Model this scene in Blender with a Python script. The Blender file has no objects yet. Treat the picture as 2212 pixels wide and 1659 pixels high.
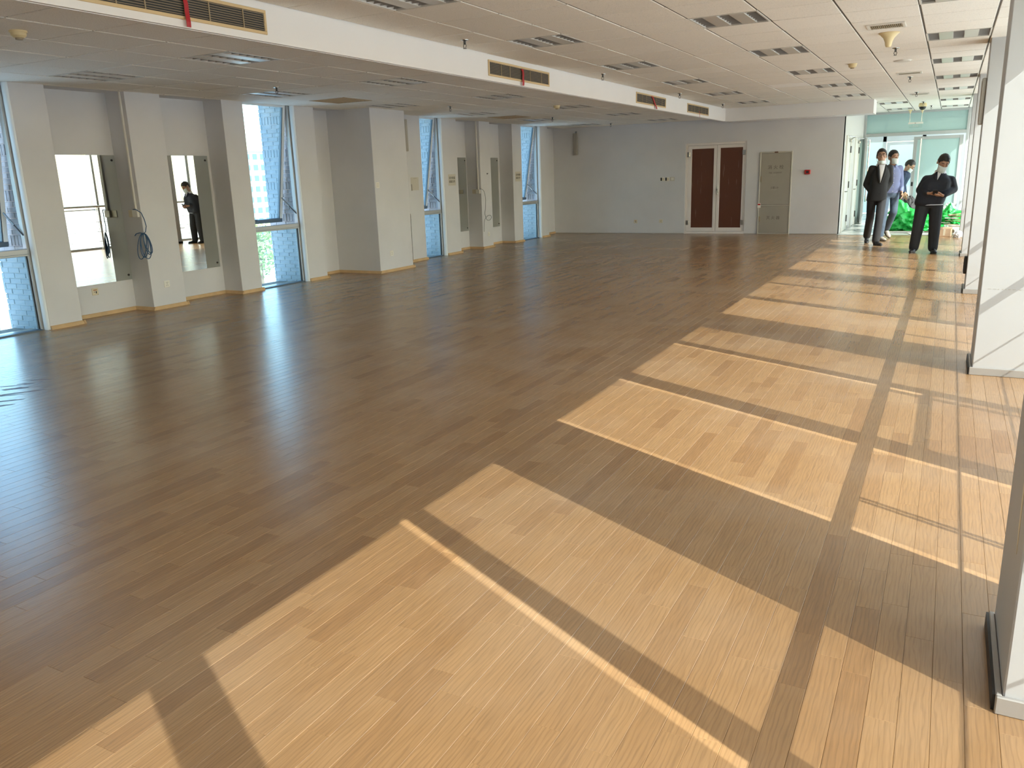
import bpy, bmesh, math, random
from mathutils import Vector, Matrix, noise as mnoise

random.seed(7)
scene = bpy.context.scene
COL = scene.collection

# ------------------------------------------------------------------ camera
H = 1.5
FPX = 1744.7
YAW, PITCH, ROLL = math.radians(-28.2174), math.radians(14.4804), math.radians(-1.8803)
fwd = Vector((math.sin(YAW) * math.cos(PITCH), math.cos(YAW) * math.cos(PITCH), -math.sin(PITCH)))
rgt = Vector((math.cos(YAW), -math.sin(YAW), 0))
upv = rgt.cross(fwd)
r2 = math.cos(ROLL) * rgt + math.sin(ROLL) * upv
u2 = -math.sin(ROLL) * rgt + math.cos(ROLL) * upv
cam_data = bpy.data.cameras.new('camera')
cam = bpy.data.objects.new('camera', cam_data)
COL.objects.link(cam)
cam.matrix_world = Matrix(((r2.x, u2.x, -fwd.x, 0), (r2.y, u2.y, -fwd.y, 0), (r2.z, u2.z, -fwd.z, H), (0, 0, 0, 1)))
cam_data.sensor_width = 36
cam_data.lens = FPX / 2212 * 36
cam_data.clip_start = 0.05
cam_data.clip_end = 2000
scene.camera = cam

def project(x, y, z):
    d = Vector((x, y, z - H))
    w = d.dot(fwd)
    if w < 0.05:
        return None
    return (1106 + FPX * d.dot(r2) / w, 829.5 - FPX * d.dot(u2) / w, w)

# ------------------------------------------------------------------ world, sun, exposure
SUN_EL = math.radians(37.05)
SUN_DIR = Vector((-0.883 * math.cos(SUN_EL), 0.4694 * math.cos(SUN_EL), -math.sin(SUN_EL)))   # direction the light travels
world = bpy.data.worlds.new('sky')
scene.world = world
world.use_nodes = True
wn = world.node_tree.nodes
wl = world.node_tree.links
for n in list(wn):
    wn.remove(n)
sky = wn.new('ShaderNodeTexSky')
sky.sky_type = 'NISHITA'
sky.sun_disc = False
sky.sun_elevation = SUN_EL
sky.sun_rotation = math.radians(118)
sky.altitude = 50
sky.air_density = 1.3
sky.dust_density = 1.5
sky.ozone_density = 1.2
bg = wn.new('ShaderNodeBackground')
bg.inputs['Strength'].default_value = 1.15
wo = wn.new('ShaderNodeOutputWorld')
hs = wn.new('ShaderNodeHueSaturation')
hs.inputs['Saturation'].default_value = 1.2
wl.new(sky.outputs[0], hs.inputs['Color'])
wl.new(hs.outputs[0], bg.inputs['Color'])
wl.new(bg.outputs[0], wo.inputs['Surface'])

sun_data = bpy.data.lights.new('sun', 'SUN')
sun_data.energy = 15.0
sun_data.color = (1.0, 0.965, 0.91)
sun_data.angle = math.radians(0.32)
sun = bpy.data.objects.new('sun', sun_data)
COL.objects.link(sun)
sun.rotation_euler = SUN_DIR.to_track_quat('-Z', 'Y').to_euler()
sun.location = (12, -8, 14)

vs = scene.view_settings
vs.view_transform = 'Standard'
vs.look = 'None'
vs.gamma = 1.0
vs.use_curve_mapping = False
vs.exposure = -0.14
try:
    scene.cycles.use_denoising = True
    scene.cycles.max_bounces = 12
    scene.cycles.diffuse_bounces = 6
    scene.cycles.transparent_max_bounces = 16
    scene.cycles.sample_clamp_indirect = 8.0
    scene.cycles.caustics_reflective = False
    scene.cycles.caustics_refractive = False
except Exception:
    pass

# ------------------------------------------------------------------ materials
MATS = {}
def principled(name, color=(0.8, 0.8, 0.8), rough=0.6, metal=0.0, spec=0.5, bump=None, vary=None, emit=None, coat=0.0):
    """bump = (scale, strength, distance); vary = (scale, amount)"""
    if name in MATS:
        return MATS[name]
    m = bpy.data.materials.new(name)
    m.use_nodes = True
    nt = m.node_tree
    b = nt.nodes['Principled BSDF']
    b.inputs['Base Color'].default_value = (*color, 1)
    b.inputs['Roughness'].default_value = rough
    b.inputs['Metallic'].default_value = metal
    b.inputs['Specular IOR Level'].default_value = spec
    b.inputs['Coat Weight'].default_value = coat
    geo = None
    if bump or vary:
        geo = nt.nodes.new('ShaderNodeTexCoord')
    if vary:
        nz = nt.nodes.new('ShaderNodeTexNoise')
        nz.inputs['Scale'].default_value = vary[0]
        nz.inputs['Detail'].default_value = 4
        nt.links.new(geo.outputs['Object'], nz.inputs['Vector'])
        ramp = nt.nodes.new('ShaderNodeMapRange')
        ramp.inputs['From Min'].default_value = 0.3
        ramp.inputs['From Max'].default_value = 0.7
        ramp.inputs['To Min'].default_value = 1 - vary[1]
        ramp.inputs['To Max'].default_value = 1 + vary[1] * 0.4
        nt.links.new(nz.outputs['Fac'], ramp.inputs['Value'])
        mx = nt.nodes.new('ShaderNodeMix')
        mx.data_type = 'RGBA'
        mx.blend_type = 'MULTIPLY'
        mx.inputs['Factor'].default_value = 1
        mx.inputs['A'].default_value = (*color, 1)
        nt.links.new(ramp.outputs[0], mx.inputs['B'])
        nt.links.new(mx.outputs['Result'], b.inputs['Base Color'])
    if bump:
        nb = nt.nodes.new('ShaderNodeTexNoise')
        nb.inputs['Scale'].default_value = bump[0]
        nb.inputs['Detail'].default_value = 3
        nt.links.new(geo.outputs['Object'], nb.inputs['Vector'])
        bp = nt.nodes.new('ShaderNodeBump')
        bp.inputs['Strength'].default_value = bump[1]
        bp.inputs['Distance'].default_value = bump[2]
        nt.links.new(nb.outputs['Fac'], bp.inputs['Height'])
        nt.links.new(bp.outputs[0], b.inputs['Normal'])
    if emit:
        b.inputs['Emission Color'].default_value = (*emit[0], 1)
        b.inputs['Emission Strength'].default_value = emit[1]
    MATS[name] = m
    return m

def wood_floor_material():
    m = bpy.data.materials.new('oak_floor')
    m.use_nodes = True
    nt = m.node_tree
    N, L = nt.nodes, nt.links
    b = N['Principled BSDF']
    geo = N.new('ShaderNodeNewGeometry')
    att = N.new('ShaderNodeAttribute'); att.attribute_name = 'tone'
    oi = N.new('ShaderNodeObjectInfo')
    add = N.new('ShaderNodeMath'); add.operation = 'ADD'
    L.new(att.outputs['Fac'], add.inputs[0]); L.new(oi.outputs['Random'], add.inputs[1])
    fr = N.new('ShaderNodeMath'); fr.operation = 'FRACT'
    L.new(add.outputs[0], fr.inputs[0])
    off = N.new('ShaderNodeVectorMath'); off.operation = 'SCALE'
    off.inputs[0].default_value = (37.0, 91.0, 13.0)
    L.new(fr.outputs[0], off.inputs['Scale'])
    pv = N.new('ShaderNodeVectorMath'); pv.operation = 'ADD'
    L.new(geo.outputs['Position'], pv.inputs[0]); L.new(off.outputs[0], pv.inputs[1])
    # cathedral grain: distorted bands
    mp = N.new('ShaderNodeMapping'); mp.inputs['Scale'].default_value = (1.0, 0.16, 1.0)
    L.new(pv.outputs[0], mp.inputs['Vector'])
    wv = N.new('ShaderNodeTexWave'); wv.wave_type = 'BANDS'; wv.bands_direction = 'X'
    wv.inputs['Scale'].default_value = 22; wv.inputs['Distortion'].default_value = 7.5
    wv.inputs['Detail'].default_value = 2.5; wv.inputs['Detail Scale'].default_value = 1.4
    L.new(mp.outputs[0], wv.inputs['Vector'])
    # fine pores
    mp2 = N.new('ShaderNodeMapping'); mp2.inputs['Scale'].default_value = (160, 7, 1)
    L.new(pv.outputs[0], mp2.inputs['Vector'])
    nz = N.new('ShaderNodeTexNoise'); nz.inputs['Scale'].default_value = 1; nz.inputs['Detail'].default_value = 4
    L.new(mp2.outputs[0], nz.inputs['Vector'])
    # tone per plank
    cr = N.new('ShaderNodeValToRGB')
    e = cr.color_ramp.elements
    e[0].position = 0; e[0].color = (0.297, 0.165, 0.070, 1)
    e[1].position = 1; e[1].color = (0.344, 0.201, 0.091, 1)
    e2 = cr.color_ramp.elements.new(0.12); e2.color = (0.270, 0.145, 0.060, 1)
    e3 = cr.color_ramp.elements.new(0.22); e3.color = (0.313, 0.177, 0.077, 1)
    e4 = cr.color_ramp.elements.new(0.6); e4.color = (0.329, 0.189, 0.083, 1)
    L.new(fr.outputs[0], cr.inputs[0])
    r1 = N.new('ShaderNodeMapRange'); r1.inputs['From Min'].default_value = 0.0; r1.inputs['From Max'].default_value = 0.35
    r1.inputs['To Min'].default_value = 0.86; r1.inputs['To Max'].default_value = 1.02
    L.new(wv.outputs['Fac'], r1.inputs['Value'])
    r3 = N.new('ShaderNodeMapRange'); r3.inputs['From Min'].default_value = 0.3; r3.inputs['From Max'].default_value = 0.7
    r3.inputs['To Min'].default_value = 0.86; r3.inputs['To Max'].default_value = 1.08
    L.new(nz.outputs['Fac'], r3.inputs['Value'])
    mul = N.new('ShaderNodeMath'); mul.operation = 'MULTIPLY'
    L.new(r1.outputs[0], mul.inputs[0]); L.new(r3.outputs[0], mul.inputs[1])
    # dust and wear, large soft patches
    nd = N.new('ShaderNodeTexNoise'); nd.inputs['Scale'].default_value = 1.1; nd.inputs['Detail'].default_value = 3
    L.new(geo.outputs['Position'], nd.inputs['Vector'])
    rd = N.new('ShaderNodeMapRange'); rd.inputs['From Min'].default_value = 0.45; rd.inputs['From Max'].default_value = 0.85
    rd.inputs['To Min'].default_value = 0.02; rd.inputs['To Max'].default_value = 0.24
    L.new(nd.outputs['Fac'], rd.inputs['Value'])
    mx = N.new('ShaderNodeMix'); mx.data_type = 'RGBA'; mx.blend_type = 'MULTIPLY'; mx.inputs['Factor'].default_value = 1
    L.new(cr.outputs[0], mx.inputs['A']); L.new(mul.outputs[0], mx.inputs['B'])
    dm = N.new('ShaderNodeMix'); dm.data_type = 'RGBA'
    dm.inputs['B'].default_value = (0.52, 0.46, 0.38, 1)
    L.new(rd.outputs[0], dm.inputs['Factor']); L.new(mx.outputs['Result'], dm.inputs['A'])
    L.new(dm.outputs['Result'], b.inputs['Base Color'])
    nr = N.new('ShaderNodeTexNoise'); nr.inputs['Scale'].default_value = 5; nr.inputs['Detail'].default_value = 5
    L.new(geo.outputs['Position'], nr.inputs['Vector'])
    rr = N.new('ShaderNodeMapRange'); rr.inputs['From Min'].default_value = 0.3; rr.inputs['From Max'].default_value = 0.7
    rr.inputs['To Min'].default_value = 0.235; rr.inputs['To Max'].default_value = 0.285
    b.inputs['Roughness'].default_value = 0.27
    b.inputs['Specular IOR Level'].default_value = 0.8
    bp = N.new('ShaderNodeBump'); bp.inputs['Strength'].default_value = 0.05; bp.inputs['Distance'].default_value = 0.0004
    L.new(mul.outputs[0], bp.inputs['Height']); L.new(bp.outputs[0], b.inputs['Normal'])
    return m

def glass_material(name, tint, gloss=0.08, dirt=0.0, dirt_color=(0.8, 0.9, 1.0), rough=0.0):
    m = bpy.data.materials.new(name)
    m.use_nodes = True
    nt = m.node_tree
    N, L = nt.nodes, nt.links
    N.remove(N['Principled BSDF'])
    out = N['Material Output']
    tr = N.new('ShaderNodeBsdfTransparent'); tr.inputs[0].default_value = (*tint, 1)
    gl = N.new('ShaderNodeBsdfGlossy'); gl.inputs['Roughness'].default_value = rough
    gl.inputs['Color'].default_value = (1, 1, 1, 1)
    lw = N.new('ShaderNodeFresnel')
    gm = N.new('ShaderNodeNewGeometry')            # thin pane: the same reflectance from either side
    mi = N.new('ShaderNodeMath'); mi.operation = 'MULTIPLY_ADD'
    mi.inputs[1].default_value = 1 / 1.45 - 1.45; mi.inputs[2].default_value = 1.45
    L.new(gm.outputs['Backfacing'], mi.inputs[0]); L.new(mi.outputs[0], lw.inputs['IOR'])
    mx = N.new('ShaderNodeMixShader')
    L.new(lw.outputs[0], mx.inputs[0]); L.new(tr.outputs[0], mx.inputs[1]); L.new(gl.outputs[0], mx.inputs[2])
    last = mx
    if dirt > 0:
        d = N.new('ShaderNodeBsdfDiffuse'); d.inputs[0].default_value = (*dirt_color, 1)
        t = N.new('ShaderNodeBsdfTranslucent'); t.inputs[0].default_value = (*dirt_color, 1)
        a = N.new('ShaderNodeMixShader'); a.inputs[0].default_value = 0.5
        L.new(d.outputs[0], a.inputs[1]); L.new(t.outputs[0], a.inputs[2])
        m2 = N.new('ShaderNodeMixShader'); m2.inputs[0].default_value = dirt
        L.new(mx.outputs[0], m2.inputs[1]); L.new(a.outputs[0], m2.inputs[2])
        last = m2
    L.new(last.outputs[0], out.inputs['Surface'])
    return m

def fabric_screen(name, through, col, trans_share=0.55):
    """sunscreen cloth: part of the beam passes the weave, the rest is scattered"""
    m = bpy.data.materials.new(name)
    m.use_nodes = True
    nt = m.node_tree
    N, L = nt.nodes, nt.links
    N.remove(N['Principled BSDF'])
    out = N['Material Output']
    tr = N.new('ShaderNodeBsdfTransparent')
    tr.inputs[0].default_value = (1, 0.985, 0.96, 1)
    d = N.new('ShaderNodeBsdfDiffuse'); d.inputs[0].default_value = (*col, 1)
    t = N.new('ShaderNodeBsdfTranslucent'); t.inputs[0].default_value = (*col, 1)
    a = N.new('ShaderNodeMixShader'); a.inputs[0].default_value = trans_share
    L.new(d.outputs[0], a.inputs[1]); L.new(t.outputs[0], a.inputs[2])
    mx = N.new('ShaderNodeMixShader'); mx.inputs[0].default_value = 1 - through
    L.new(tr.outputs[0], mx.inputs[1]); L.new(a.outputs[0], mx.inputs[2])
    L.new(mx.outputs[0], out.inputs['Surface'])
    return m

def ceiling_tile_material(name, col):
    m = bpy.data.materials.new(name)
    m.use_nodes = True
    nt = m.node_tree
    N, L = nt.nodes, nt.links
    b = N['Principled BSDF']
    b.inputs['Roughness'].default_value = 0.95
    b.inputs['Specular IOR Level'].default_value = 0.15
    geo = N.new('ShaderNodeNewGeometry')
    oi = N.new('ShaderNodeObjectInfo')
    v = N.new('ShaderNodeTexNoise'); v.inputs['Scale'].default_value = 130; v.inputs['Detail'].default_value = 5
    L.new(geo.outputs['Position'], v.inputs['Vector'])
    r = N.new('ShaderNodeMapRange'); r.inputs['From Min'].default_value = 0.33; r.inputs['From Max'].default_value = 0.45
    r.inputs['To Min'].default_value = 0.80; r.inputs['To Max'].default_value = 1.0
    L.new(v.outputs['Fac'], r.inputs['Value'])
    rr = N.new('ShaderNodeMapRange'); rr.inputs['To Min'].default_value = 0.955; rr.inputs['To Max'].default_value = 1.0
    L.new(oi.outputs['Random'], rr.inputs['Value'])
    mu = N.new('ShaderNodeMath'); mu.operation = 'MULTIPLY'
    L.new(r.outputs[0], mu.inputs[0]); L.new(rr.outputs[0], mu.inputs[1])
    mx = N.new('ShaderNodeMix'); mx.data_type = 'RGBA'; mx.blend_type = 'MULTIPLY'; mx.inputs['Factor'].default_value = 1
    mx.inputs['A'].default_value = (*col, 1)
    L.new(mu.outputs[0], mx.inputs['B']); L.new(mx.outputs['Result'], b.inputs['Base Color'])
    bp = N.new('ShaderNodeBump'); bp.inputs['Strength'].default_value = 0.35; bp.inputs['Distance'].default_value = 0.002
    L.new(v.outputs['Fac'], bp.inputs['Height']); L.new(bp.outputs[0], b.inputs['Normal'])
    return m

def marble_material():
    m = bpy.data.materials.new('corridor_stone')
    m.use_nodes = True
    nt = m.node_tree
    N, L = nt.nodes, nt.links
    b = N['Principled BSDF']
    b.inputs['Roughness'].default_value = 0.22
    geo = N.new('ShaderNodeNewGeometry')
    mp = N.new('ShaderNodeMapping'); mp.inputs['Scale'].default_value = (0.8, 2.2, 1)
    L.new(geo.outputs['Position'], mp.inputs['Vector'])
    n1 = N.new('ShaderNodeTexNoise'); n1.inputs['Scale'].default_value = 2.2; n1.inputs['Detail'].default_value = 8
    n1.inputs['Distortion'].default_value = 1.2
    L.new(mp.outputs[0], n1.inputs['Vector'])
    cr = N.new('ShaderNodeValToRGB')
    e = cr.color_ramp.elements
    e[0].position = 0.36; e[0].color = (0.16, 0.20, 0.20, 1)
    e[1].position = 0.52; e[1].color = (0.62, 0.64, 0.60, 1)
    L.new(n1.outputs['Fac'], cr.inputs[0]); L.new(cr.outputs[0], b.inputs['Base Color'])
    return m

def film_panel_material():
    """brown door board under scuffed clear film"""
    m = bpy.data.materials.new('door_brown_board')
    m.use_nodes = True
    nt = m.node_tree
    N, L = nt.nodes, nt.links
    b = N['Principled BSDF']
    geo = N.new('ShaderNodeNewGeometry')
    mp = N.new('ShaderNodeMapping'); mp.inputs['Scale'].default_value = (26, 1, 1.5)
    mp.inputs['Rotation'].default_value = (0, 0.06, 0)
    L.new(geo.outputs['Position'], mp.inputs['Vector'])
    n = N.new('ShaderNodeTexNoise'); n.inputs['Scale'].default_value = 1.4; n.inputs['Detail'].default_value = 3
    L.new(mp.outputs[0], n.inputs['Vector'])
    cr = N.new('ShaderNodeValToRGB')
    e = cr.color_ramp.elements
    e[0].position = 0.66; e[0].color = (0.115, 0.040, 0.022, 1)
    e[1].position = 0.80; e[1].color = (0.34, 0.24, 0.20, 1)
    L.new(n.outputs['Fac'], cr.inputs[0]); L.new(cr.outputs[0], b.inputs['Base Color'])
    b.inputs['Roughness'].default_value = 0.3
    return m

WALL = principled('wall_paint', (0.665, 0.67, 0.695), 0.75, bump=(90, 0.12, 0.002), vary=(1.7, 0.05), spec=0.3)
WALLB = principled('soffit_paint', (0.845, 0.845, 0.855), 0.7, bump=(60, 0.1, 0.002), vary=(1.2, 0.03), spec=0.3)
CORP = principled('corridor_paint', (0.65, 0.655, 0.655), 0.6, bump=(70, 0.08, 0.002), spec=0.35)
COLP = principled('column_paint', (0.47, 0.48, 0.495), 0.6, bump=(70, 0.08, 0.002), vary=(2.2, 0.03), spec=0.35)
TILE = ceiling_tile_material('ceiling_tile_white', (0.90, 0.87, 0.81))
TILE2 = ceiling_tile_material('ceiling_tile_fresh', (0.97, 0.96, 0.94))
GRID = principled('ceiling_grid', (0.09, 0.08, 0.065), 0.7)
DARK = principled('plenum_dark', (0.05, 0.05, 0.05), 0.9)
WOOD = wood_floor_material()
SUB = principled('subfloor', (0.09, 0.055, 0.03), 0.8)
BASE = principled('baseboard_wood', (0.62, 0.42, 0.22), 0.5, vary=(8, 0.12))
BASEM = principled('baseboard_metal', (0.38, 0.37, 0.36), 0.4, metal=0.3)
RUBBER = principled('black_rubber', (0.012, 0.012, 0.014), 0.5)
ALU = principled('aluminium_frame', (0.46, 0.48, 0.49), 0.4, metal=0.3)
ALUW = principled('pale_frame', (0.80, 0.87, 0.92), 0.35, metal=0.0)
ALUD = principled('dark_sash', (0.10, 0.14, 0.18), 0.4, metal=0.3)
STEEL = principled('steel', (0.50, 0.50, 0.49), 0.25, metal=1.0)
STEELD = principled('dark_steel', (0.10, 0.10, 0.10), 0.4, metal=0.8)
CHROME = principled('chrome', (0.75, 0.75, 0.75), 0.12, metal=1.0)
MIRROR = principled('mirror_silver', (0.86, 0.91, 0.87), 0.0, metal=1.0)
MEDGE = principled('mirror_edge', (0.20, 0.30, 0.26), 0.2)
BRICK = principled('grey_brick', (0.34, 0.375, 0.41), 0.85, bump=(60, 0.4, 0.003), vary=(14, 0.16))
MORTAR = principled('brick_mortar', (0.24, 0.26, 0.285), 0.95)
GLASS = glass_material('window_glass', (0.80, 0.93, 0.98), dirt=0.07, dirt_color=(0.55, 0.85, 1.0))
FGLASS = glass_material('facade_glass', (0.93, 0.96, 0.95))
FROSTLOW = fabric_screen('frosted_film', 0.30, (0.80, 0.88, 0.90), 0.6)
BLIND = fabric_screen('blind_cloth', 0.43, (0.74, 0.70, 0.62), 0.58)
BLIND_A = fabric_screen('blind_cloth_open_weave', 0.56, (0.74, 0.70, 0.62), 0.58)
BLIND_B = fabric_screen('blind_cloth_mid_weave', 0.50, (0.74, 0.70, 0.62), 0.58)
FROST = fabric_screen('frosted_cyan_glass', 0.08, (0.41, 0.555, 0.52), 0.6)
CREAM = principled('aged_plastic', (0.74, 0.62, 0.36), 0.45)
CREAMF = principled('grille_frame', (0.66, 0.50, 0.28), 0.5)
SLAT = principled('grille_slat', (0.34, 0.27, 0.17), 0.5)
RED = principled('red_ribbon', (0.42, 0.012, 0.02), 0.5)
REDP = principled('alarm_red', (0.50, 0.02, 0.02), 0.35)
WPLAST = principled('white_plastic', (0.76, 0.75, 0.70), 0.4)
BPLAST = principled('beige_plastic', (0.66, 0.60, 0.46), 0.4)
ORNG = principled('orange_mark', (0.42, 0.13, 0.03), 0.5)
BLACK = principled('black_plastic', (0.015, 0.015, 0.017), 0.4)
PAPER = principled('sign_paper', (0.58, 0.55, 0.48), 0.8)
PAPERW = principled('white_paper', (0.82, 0.80, 0.74), 0.8)
INK = principled('ink', (0.04, 0.035, 0.03), 0.7)
GREYSP = principled('speaker_grey', (0.36, 0.34, 0.30), 0.5, bump=(200, 0.2, 0.001))
CABM = principled('cabinet_steel', (0.40, 0.375, 0.32), 0.42, metal=0.25, vary=(3, 0.05))
CABE = principled('cabinet_edge', (0.54, 0.52, 0.46), 0.4, metal=0.3)
CABT = principled('cabinet_lettering', (0.13, 0.12, 0.10), 0.6)
DOORW = principled('door_white', (0.80, 0.76, 0.74), 0.4)
DOORB = film_panel_material()
CORD = principled('corridor_door', (0.78, 0.79, 0.75), 0.45)
BLUE = principled('blue_cable', (0.025, 0.085, 0.19), 0.45)
GREYC = principled('grey_cable', (0.16, 0.19, 0.20), 0.45)
LOUV = principled('lamp_louvre', (0.46, 0.44, 0.42), 0.4, metal=0.45)
LAMPP = principled('lamp_reflector', (0.72, 0.70, 0.66), 0.35, metal=0.4)
LAMPF = principled('lamp_frame', (0.70, 0.68, 0.63), 0.5)
TANP = principled('tan_panel', (0.48, 0.36, 0.22), 0.6)
GREEN = principled('green_sheet', (0.04, 0.58, 0.12), 0.4, vary=(6, 0.25))
WBAG = principled('white_bag', (0.86, 0.87, 0.88), 0.35)
CARD = principled('cardboard', (0.50, 0.36, 0.24), 0.8, vary=(5, 0.1))
SCRAP = principled('scrap_wood', (0.42, 0.31, 0.20), 0.7, vary=(6, 0.2))
SCRAPW = principled('white_board', (0.86, 0.85, 0.80), 0.6)
TOWER = principled('tower_wall', (0.40, 0.40, 0.39), 0.8)
TOWERW = principled('tower_window', (0.10, 0.16, 0.21), 0.3)
GROUND = principled('ground_pale', (0.62, 0.61, 0.57), 0.9, vary=(0.02, 0.1))
LEAF = principled('tree_leaf', (0.22, 0.34, 0.12), 0.8, vary=(0.6, 0.35))
BARK = principled('tree_bark', (0.16, 0.11, 0.07), 0.9)
STONE = marble_material()
STAIN = principled('rust_stain', (0.13, 0.045, 0.025), 0.5)

# ------------------------------------------------------------------ mesh helper
class M:
    def __init__(s):
        s.v = []; s.f = []
    def add(s, vs, fs):
        o = len(s.v)
        s.v += [tuple(v) for v in vs]
        s.f += [tuple(i + o for i in f) for f in fs]
        return s
    def box(s, x0, x1, y0, y1, z0, z1):
        x0, x1 = min(x0, x1), max(x0, x1); y0, y1 = min(y0, y1), max(y0, y1); z0, z1 = min(z0, z1), max(z0, z1)
        return s.add([(x0, y0, z0), (x1, y0, z0), (x1, y1, z0), (x0, y1, z0), (x0, y0, z1), (x1, y0, z1), (x1, y1, z1), (x0, y1, z1)],
                     [(0, 3, 2, 1), (4, 5, 6, 7), (0, 1, 5, 4), (1, 2, 6, 5), (2, 3, 7, 6), (3, 0, 4, 7)])
    def cbox(s, x0, x1, y0, y1, z0, z1, e=0.004, mat=None):
        """box with chamfered edges"""
        x0, x1 = min(x0, x1), max(x0, x1); y0, y1 = min(y0, y1), max(y0, y1); z0, z1 = min(z0, z1), max(z0, z1)
        e = min(e, (x1 - x0) * .45, (y1 - y0) * .45, (z1 - z0) * .45)
        c = Vector(((x0 + x1) / 2, (y0 + y1) / 2, (z0 + z1) / 2)); h = ((x1 - x0) / 2, (y1 - y0) / 2, (z1 - z0) / 2)
        vs = []; idx = {}
        for sx in (-1, 1):
            for sy in (-1, 1):
                for sz in (-1, 1):
                    for a in range(3):
                        q = [sx * (h[0] - e), sy * (h[1] - e), sz * (h[2] - e)]
                        q[a] = (sx, sy, sz)[a] * h[a]
                        idx[(sx, sy, sz, a)] = len(vs)
                        vs.append(Vector(q))
        fs = []
        for a in range(3):
            b_, c_ = (a + 1) % 3, (a + 2) % 3
            for sa in (-1, 1):
                quad = []
                for sb, sc in ((-1, -1), (1, -1), (1, 1), (-1, 1)):
                    k = [0, 0, 0]; k[a] = sa; k[b_] = sb; k[c_] = sc
                    quad.append(idx[(*k, a)])
                fs.append(tuple(quad if sa > 0 else quad[::-1]))
            for sb in (-1, 1):
                for sc in (-1, 1):
                    k0 = [0, 0, 0]; k0[a] = -1; k0[b_] = sb; k0[c_] = sc
                    k1 = list(k0); k1[a] = 1
                    q = [idx[(*k0, b_)], idx[(*k1, b_)], idx[(*k1, c_)], idx[(*k0, c_)]]
                    fs.append(tuple(q if sb * sc < 0 else q[::-1]))
        for sx in (-1, 1):
            for sy in (-1, 1):
                for sz in (-1, 1):
                    t = [idx[(sx, sy, sz, a)] for a in range(3)]
                    fs.append(tuple(t if sx * sy * sz > 0 else t[::-1]))
        if mat is not None:
            vs = [mat @ v for v in vs]
        return s.add([v + c for v in vs], fs)
    def tube(s, pts, r, n=8, cap=True):
        pts = [Vector(p) for p in pts]
        rs = r if isinstance(r, (list, tuple)) else [r] * len(pts)
        rings = []
        prev = None
        for i, p in enumerate(pts):
            d = (pts[min(i + 1, len(pts) - 1)] - pts[max(i - 1, 0)]).normalized()
            if prev is None:
                a = Vector((0, 0, 1)) if abs(d.z) < .9 else Vector((1, 0, 0))
                u = d.cross(a).normalized()
            else:
                u = (prev - d * prev.dot(d)).normalized()
            prev = u
            w = d.cross(u)
            rings.append([p + (u * math.cos(2 * math.pi * k / n) + w * math.sin(2 * math.pi * k / n)) * rs[i] for k in range(n)])
        s.loft(rings, cap)
        return s
    def loft(s, rings, cap=True):
        n = len(rings[0]); vs = [v for r in rings for v in r]; fs = []
        for i in range(len(rings) - 1):
            for k in range(n):
                fs.append((i * n + k, i * n + (k + 1) % n, (i + 1) * n + (k + 1) % n, (i + 1) * n + k))
        if cap:
            fs.append(tuple(range(n))[::-1]); fs.append(tuple((len(rings) - 1) * n + k for k in range(n)))
        return s.add(vs, fs)
    def lathe(s, prof, c, n=24, axis='z'):
        rings = []
        for r, z in prof:
            ring = []
            for k in range(n):
                a = 2 * math.pi * k / n
                if axis == 'z':
                    ring.append((c[0] + r * math.cos(a), c[1] + r * math.sin(a), c[2] + z))
                elif axis == 'x':
                    ring.append((c[0] + z, c[1] + r * math.cos(a), c[2] + r * math.sin(a)))
                else:
                    ring.append((c[0] + r * math.cos(a), c[1] + z, c[2] + r * math.sin(a)))
            rings.append(ring)
        return s.loft(rings)
    def ellip(s, c, r, n=14, rings=10, mat=None):
        R = []
        for i in range(rings + 1):
            t = math.pi * i / rings
            rr = max(math.sin(t), 0.02)
            ring = []
            for k in range(n):
                a = 2 * math.pi * k / n
                v = Vector((r[0] * rr * math.cos(a), r[1] * rr * math.sin(a), -r[2] * math.cos(t)))
                if mat is not None:
                    v = mat @ v
                ring.append(Vector(c) + v)
            R.append(ring)
        return s.loft(R)
    def prism(s, poly, d0, d1, axis):
        """polygon (2-D) extruded along axis 'x','y','z'"""
        def p3(p, d):
            return {'x': (d, p[0], p[1]), 'y': (p[0], d, p[1]), 'z': (p[0], p[1], d)}[axis]
        n = len(poly)
        vs = [p3(p, d0) for p in poly] + [p3(p, d1) for p in poly]
        fs = [tuple(range(n))[::-1], tuple(range(n, 2 * n))]
        fs += [(k, (k + 1) % n, n + (k + 1) % n, n + k) for k in range(n)]
        return s.add(vs, fs)
    def mesh(s, name, off=(0, 0, 0), recalc=True):
        me = bpy.data.meshes.new(name)
        o = Vector(off)
        me.from_pydata([tuple(Vector(v) - o) for v in s.v], [], s.f)
        if recalc:
            bm = bmesh.new(); bm.from_mesh(me)
            bmesh.ops.recalc_face_normals(bm, faces=bm.faces)
            bm.to_mesh(me); bm.free()
        me.update()
        return me

ORIGIN = {}
ORD = ['first', 'second', 'third', 'fourth', 'fifth', 'sixth', 'seventh', 'eighth', 'ninth', 'tenth', 'eleventh', 'twelfth']
def obj(name, m, mat, parent=None, smooth=False, origin=None, me=None):
    """one mesh object; coordinates are world, the origin is the parent's (or the given one)"""
    o0 = Vector(origin) if origin is not None else (ORIGIN[parent.name] if parent is not None else Vector((0, 0, 0)))
    if me is None:
        me = m.mesh(name, o0)
    if mat is not None and not me.materials:
        me.materials.append(mat)
    if smooth:
        me.polygons.foreach_set('use_smooth', [True] * len(me.polygons))
        if smooth != 'all' and hasattr(me, 'set_sharp_from_angle'):
            me.set_sharp_from_angle(angle=math.radians(38))
    o = bpy.data.objects.new(name, me)
    COL.objects.link(o)
    if parent is not None:
        o.parent = parent
        o.location = o0 - ORIGIN[parent.name]
    else:
        o.location = o0
    ORIGIN[o.name] = o0
    return o
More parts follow.
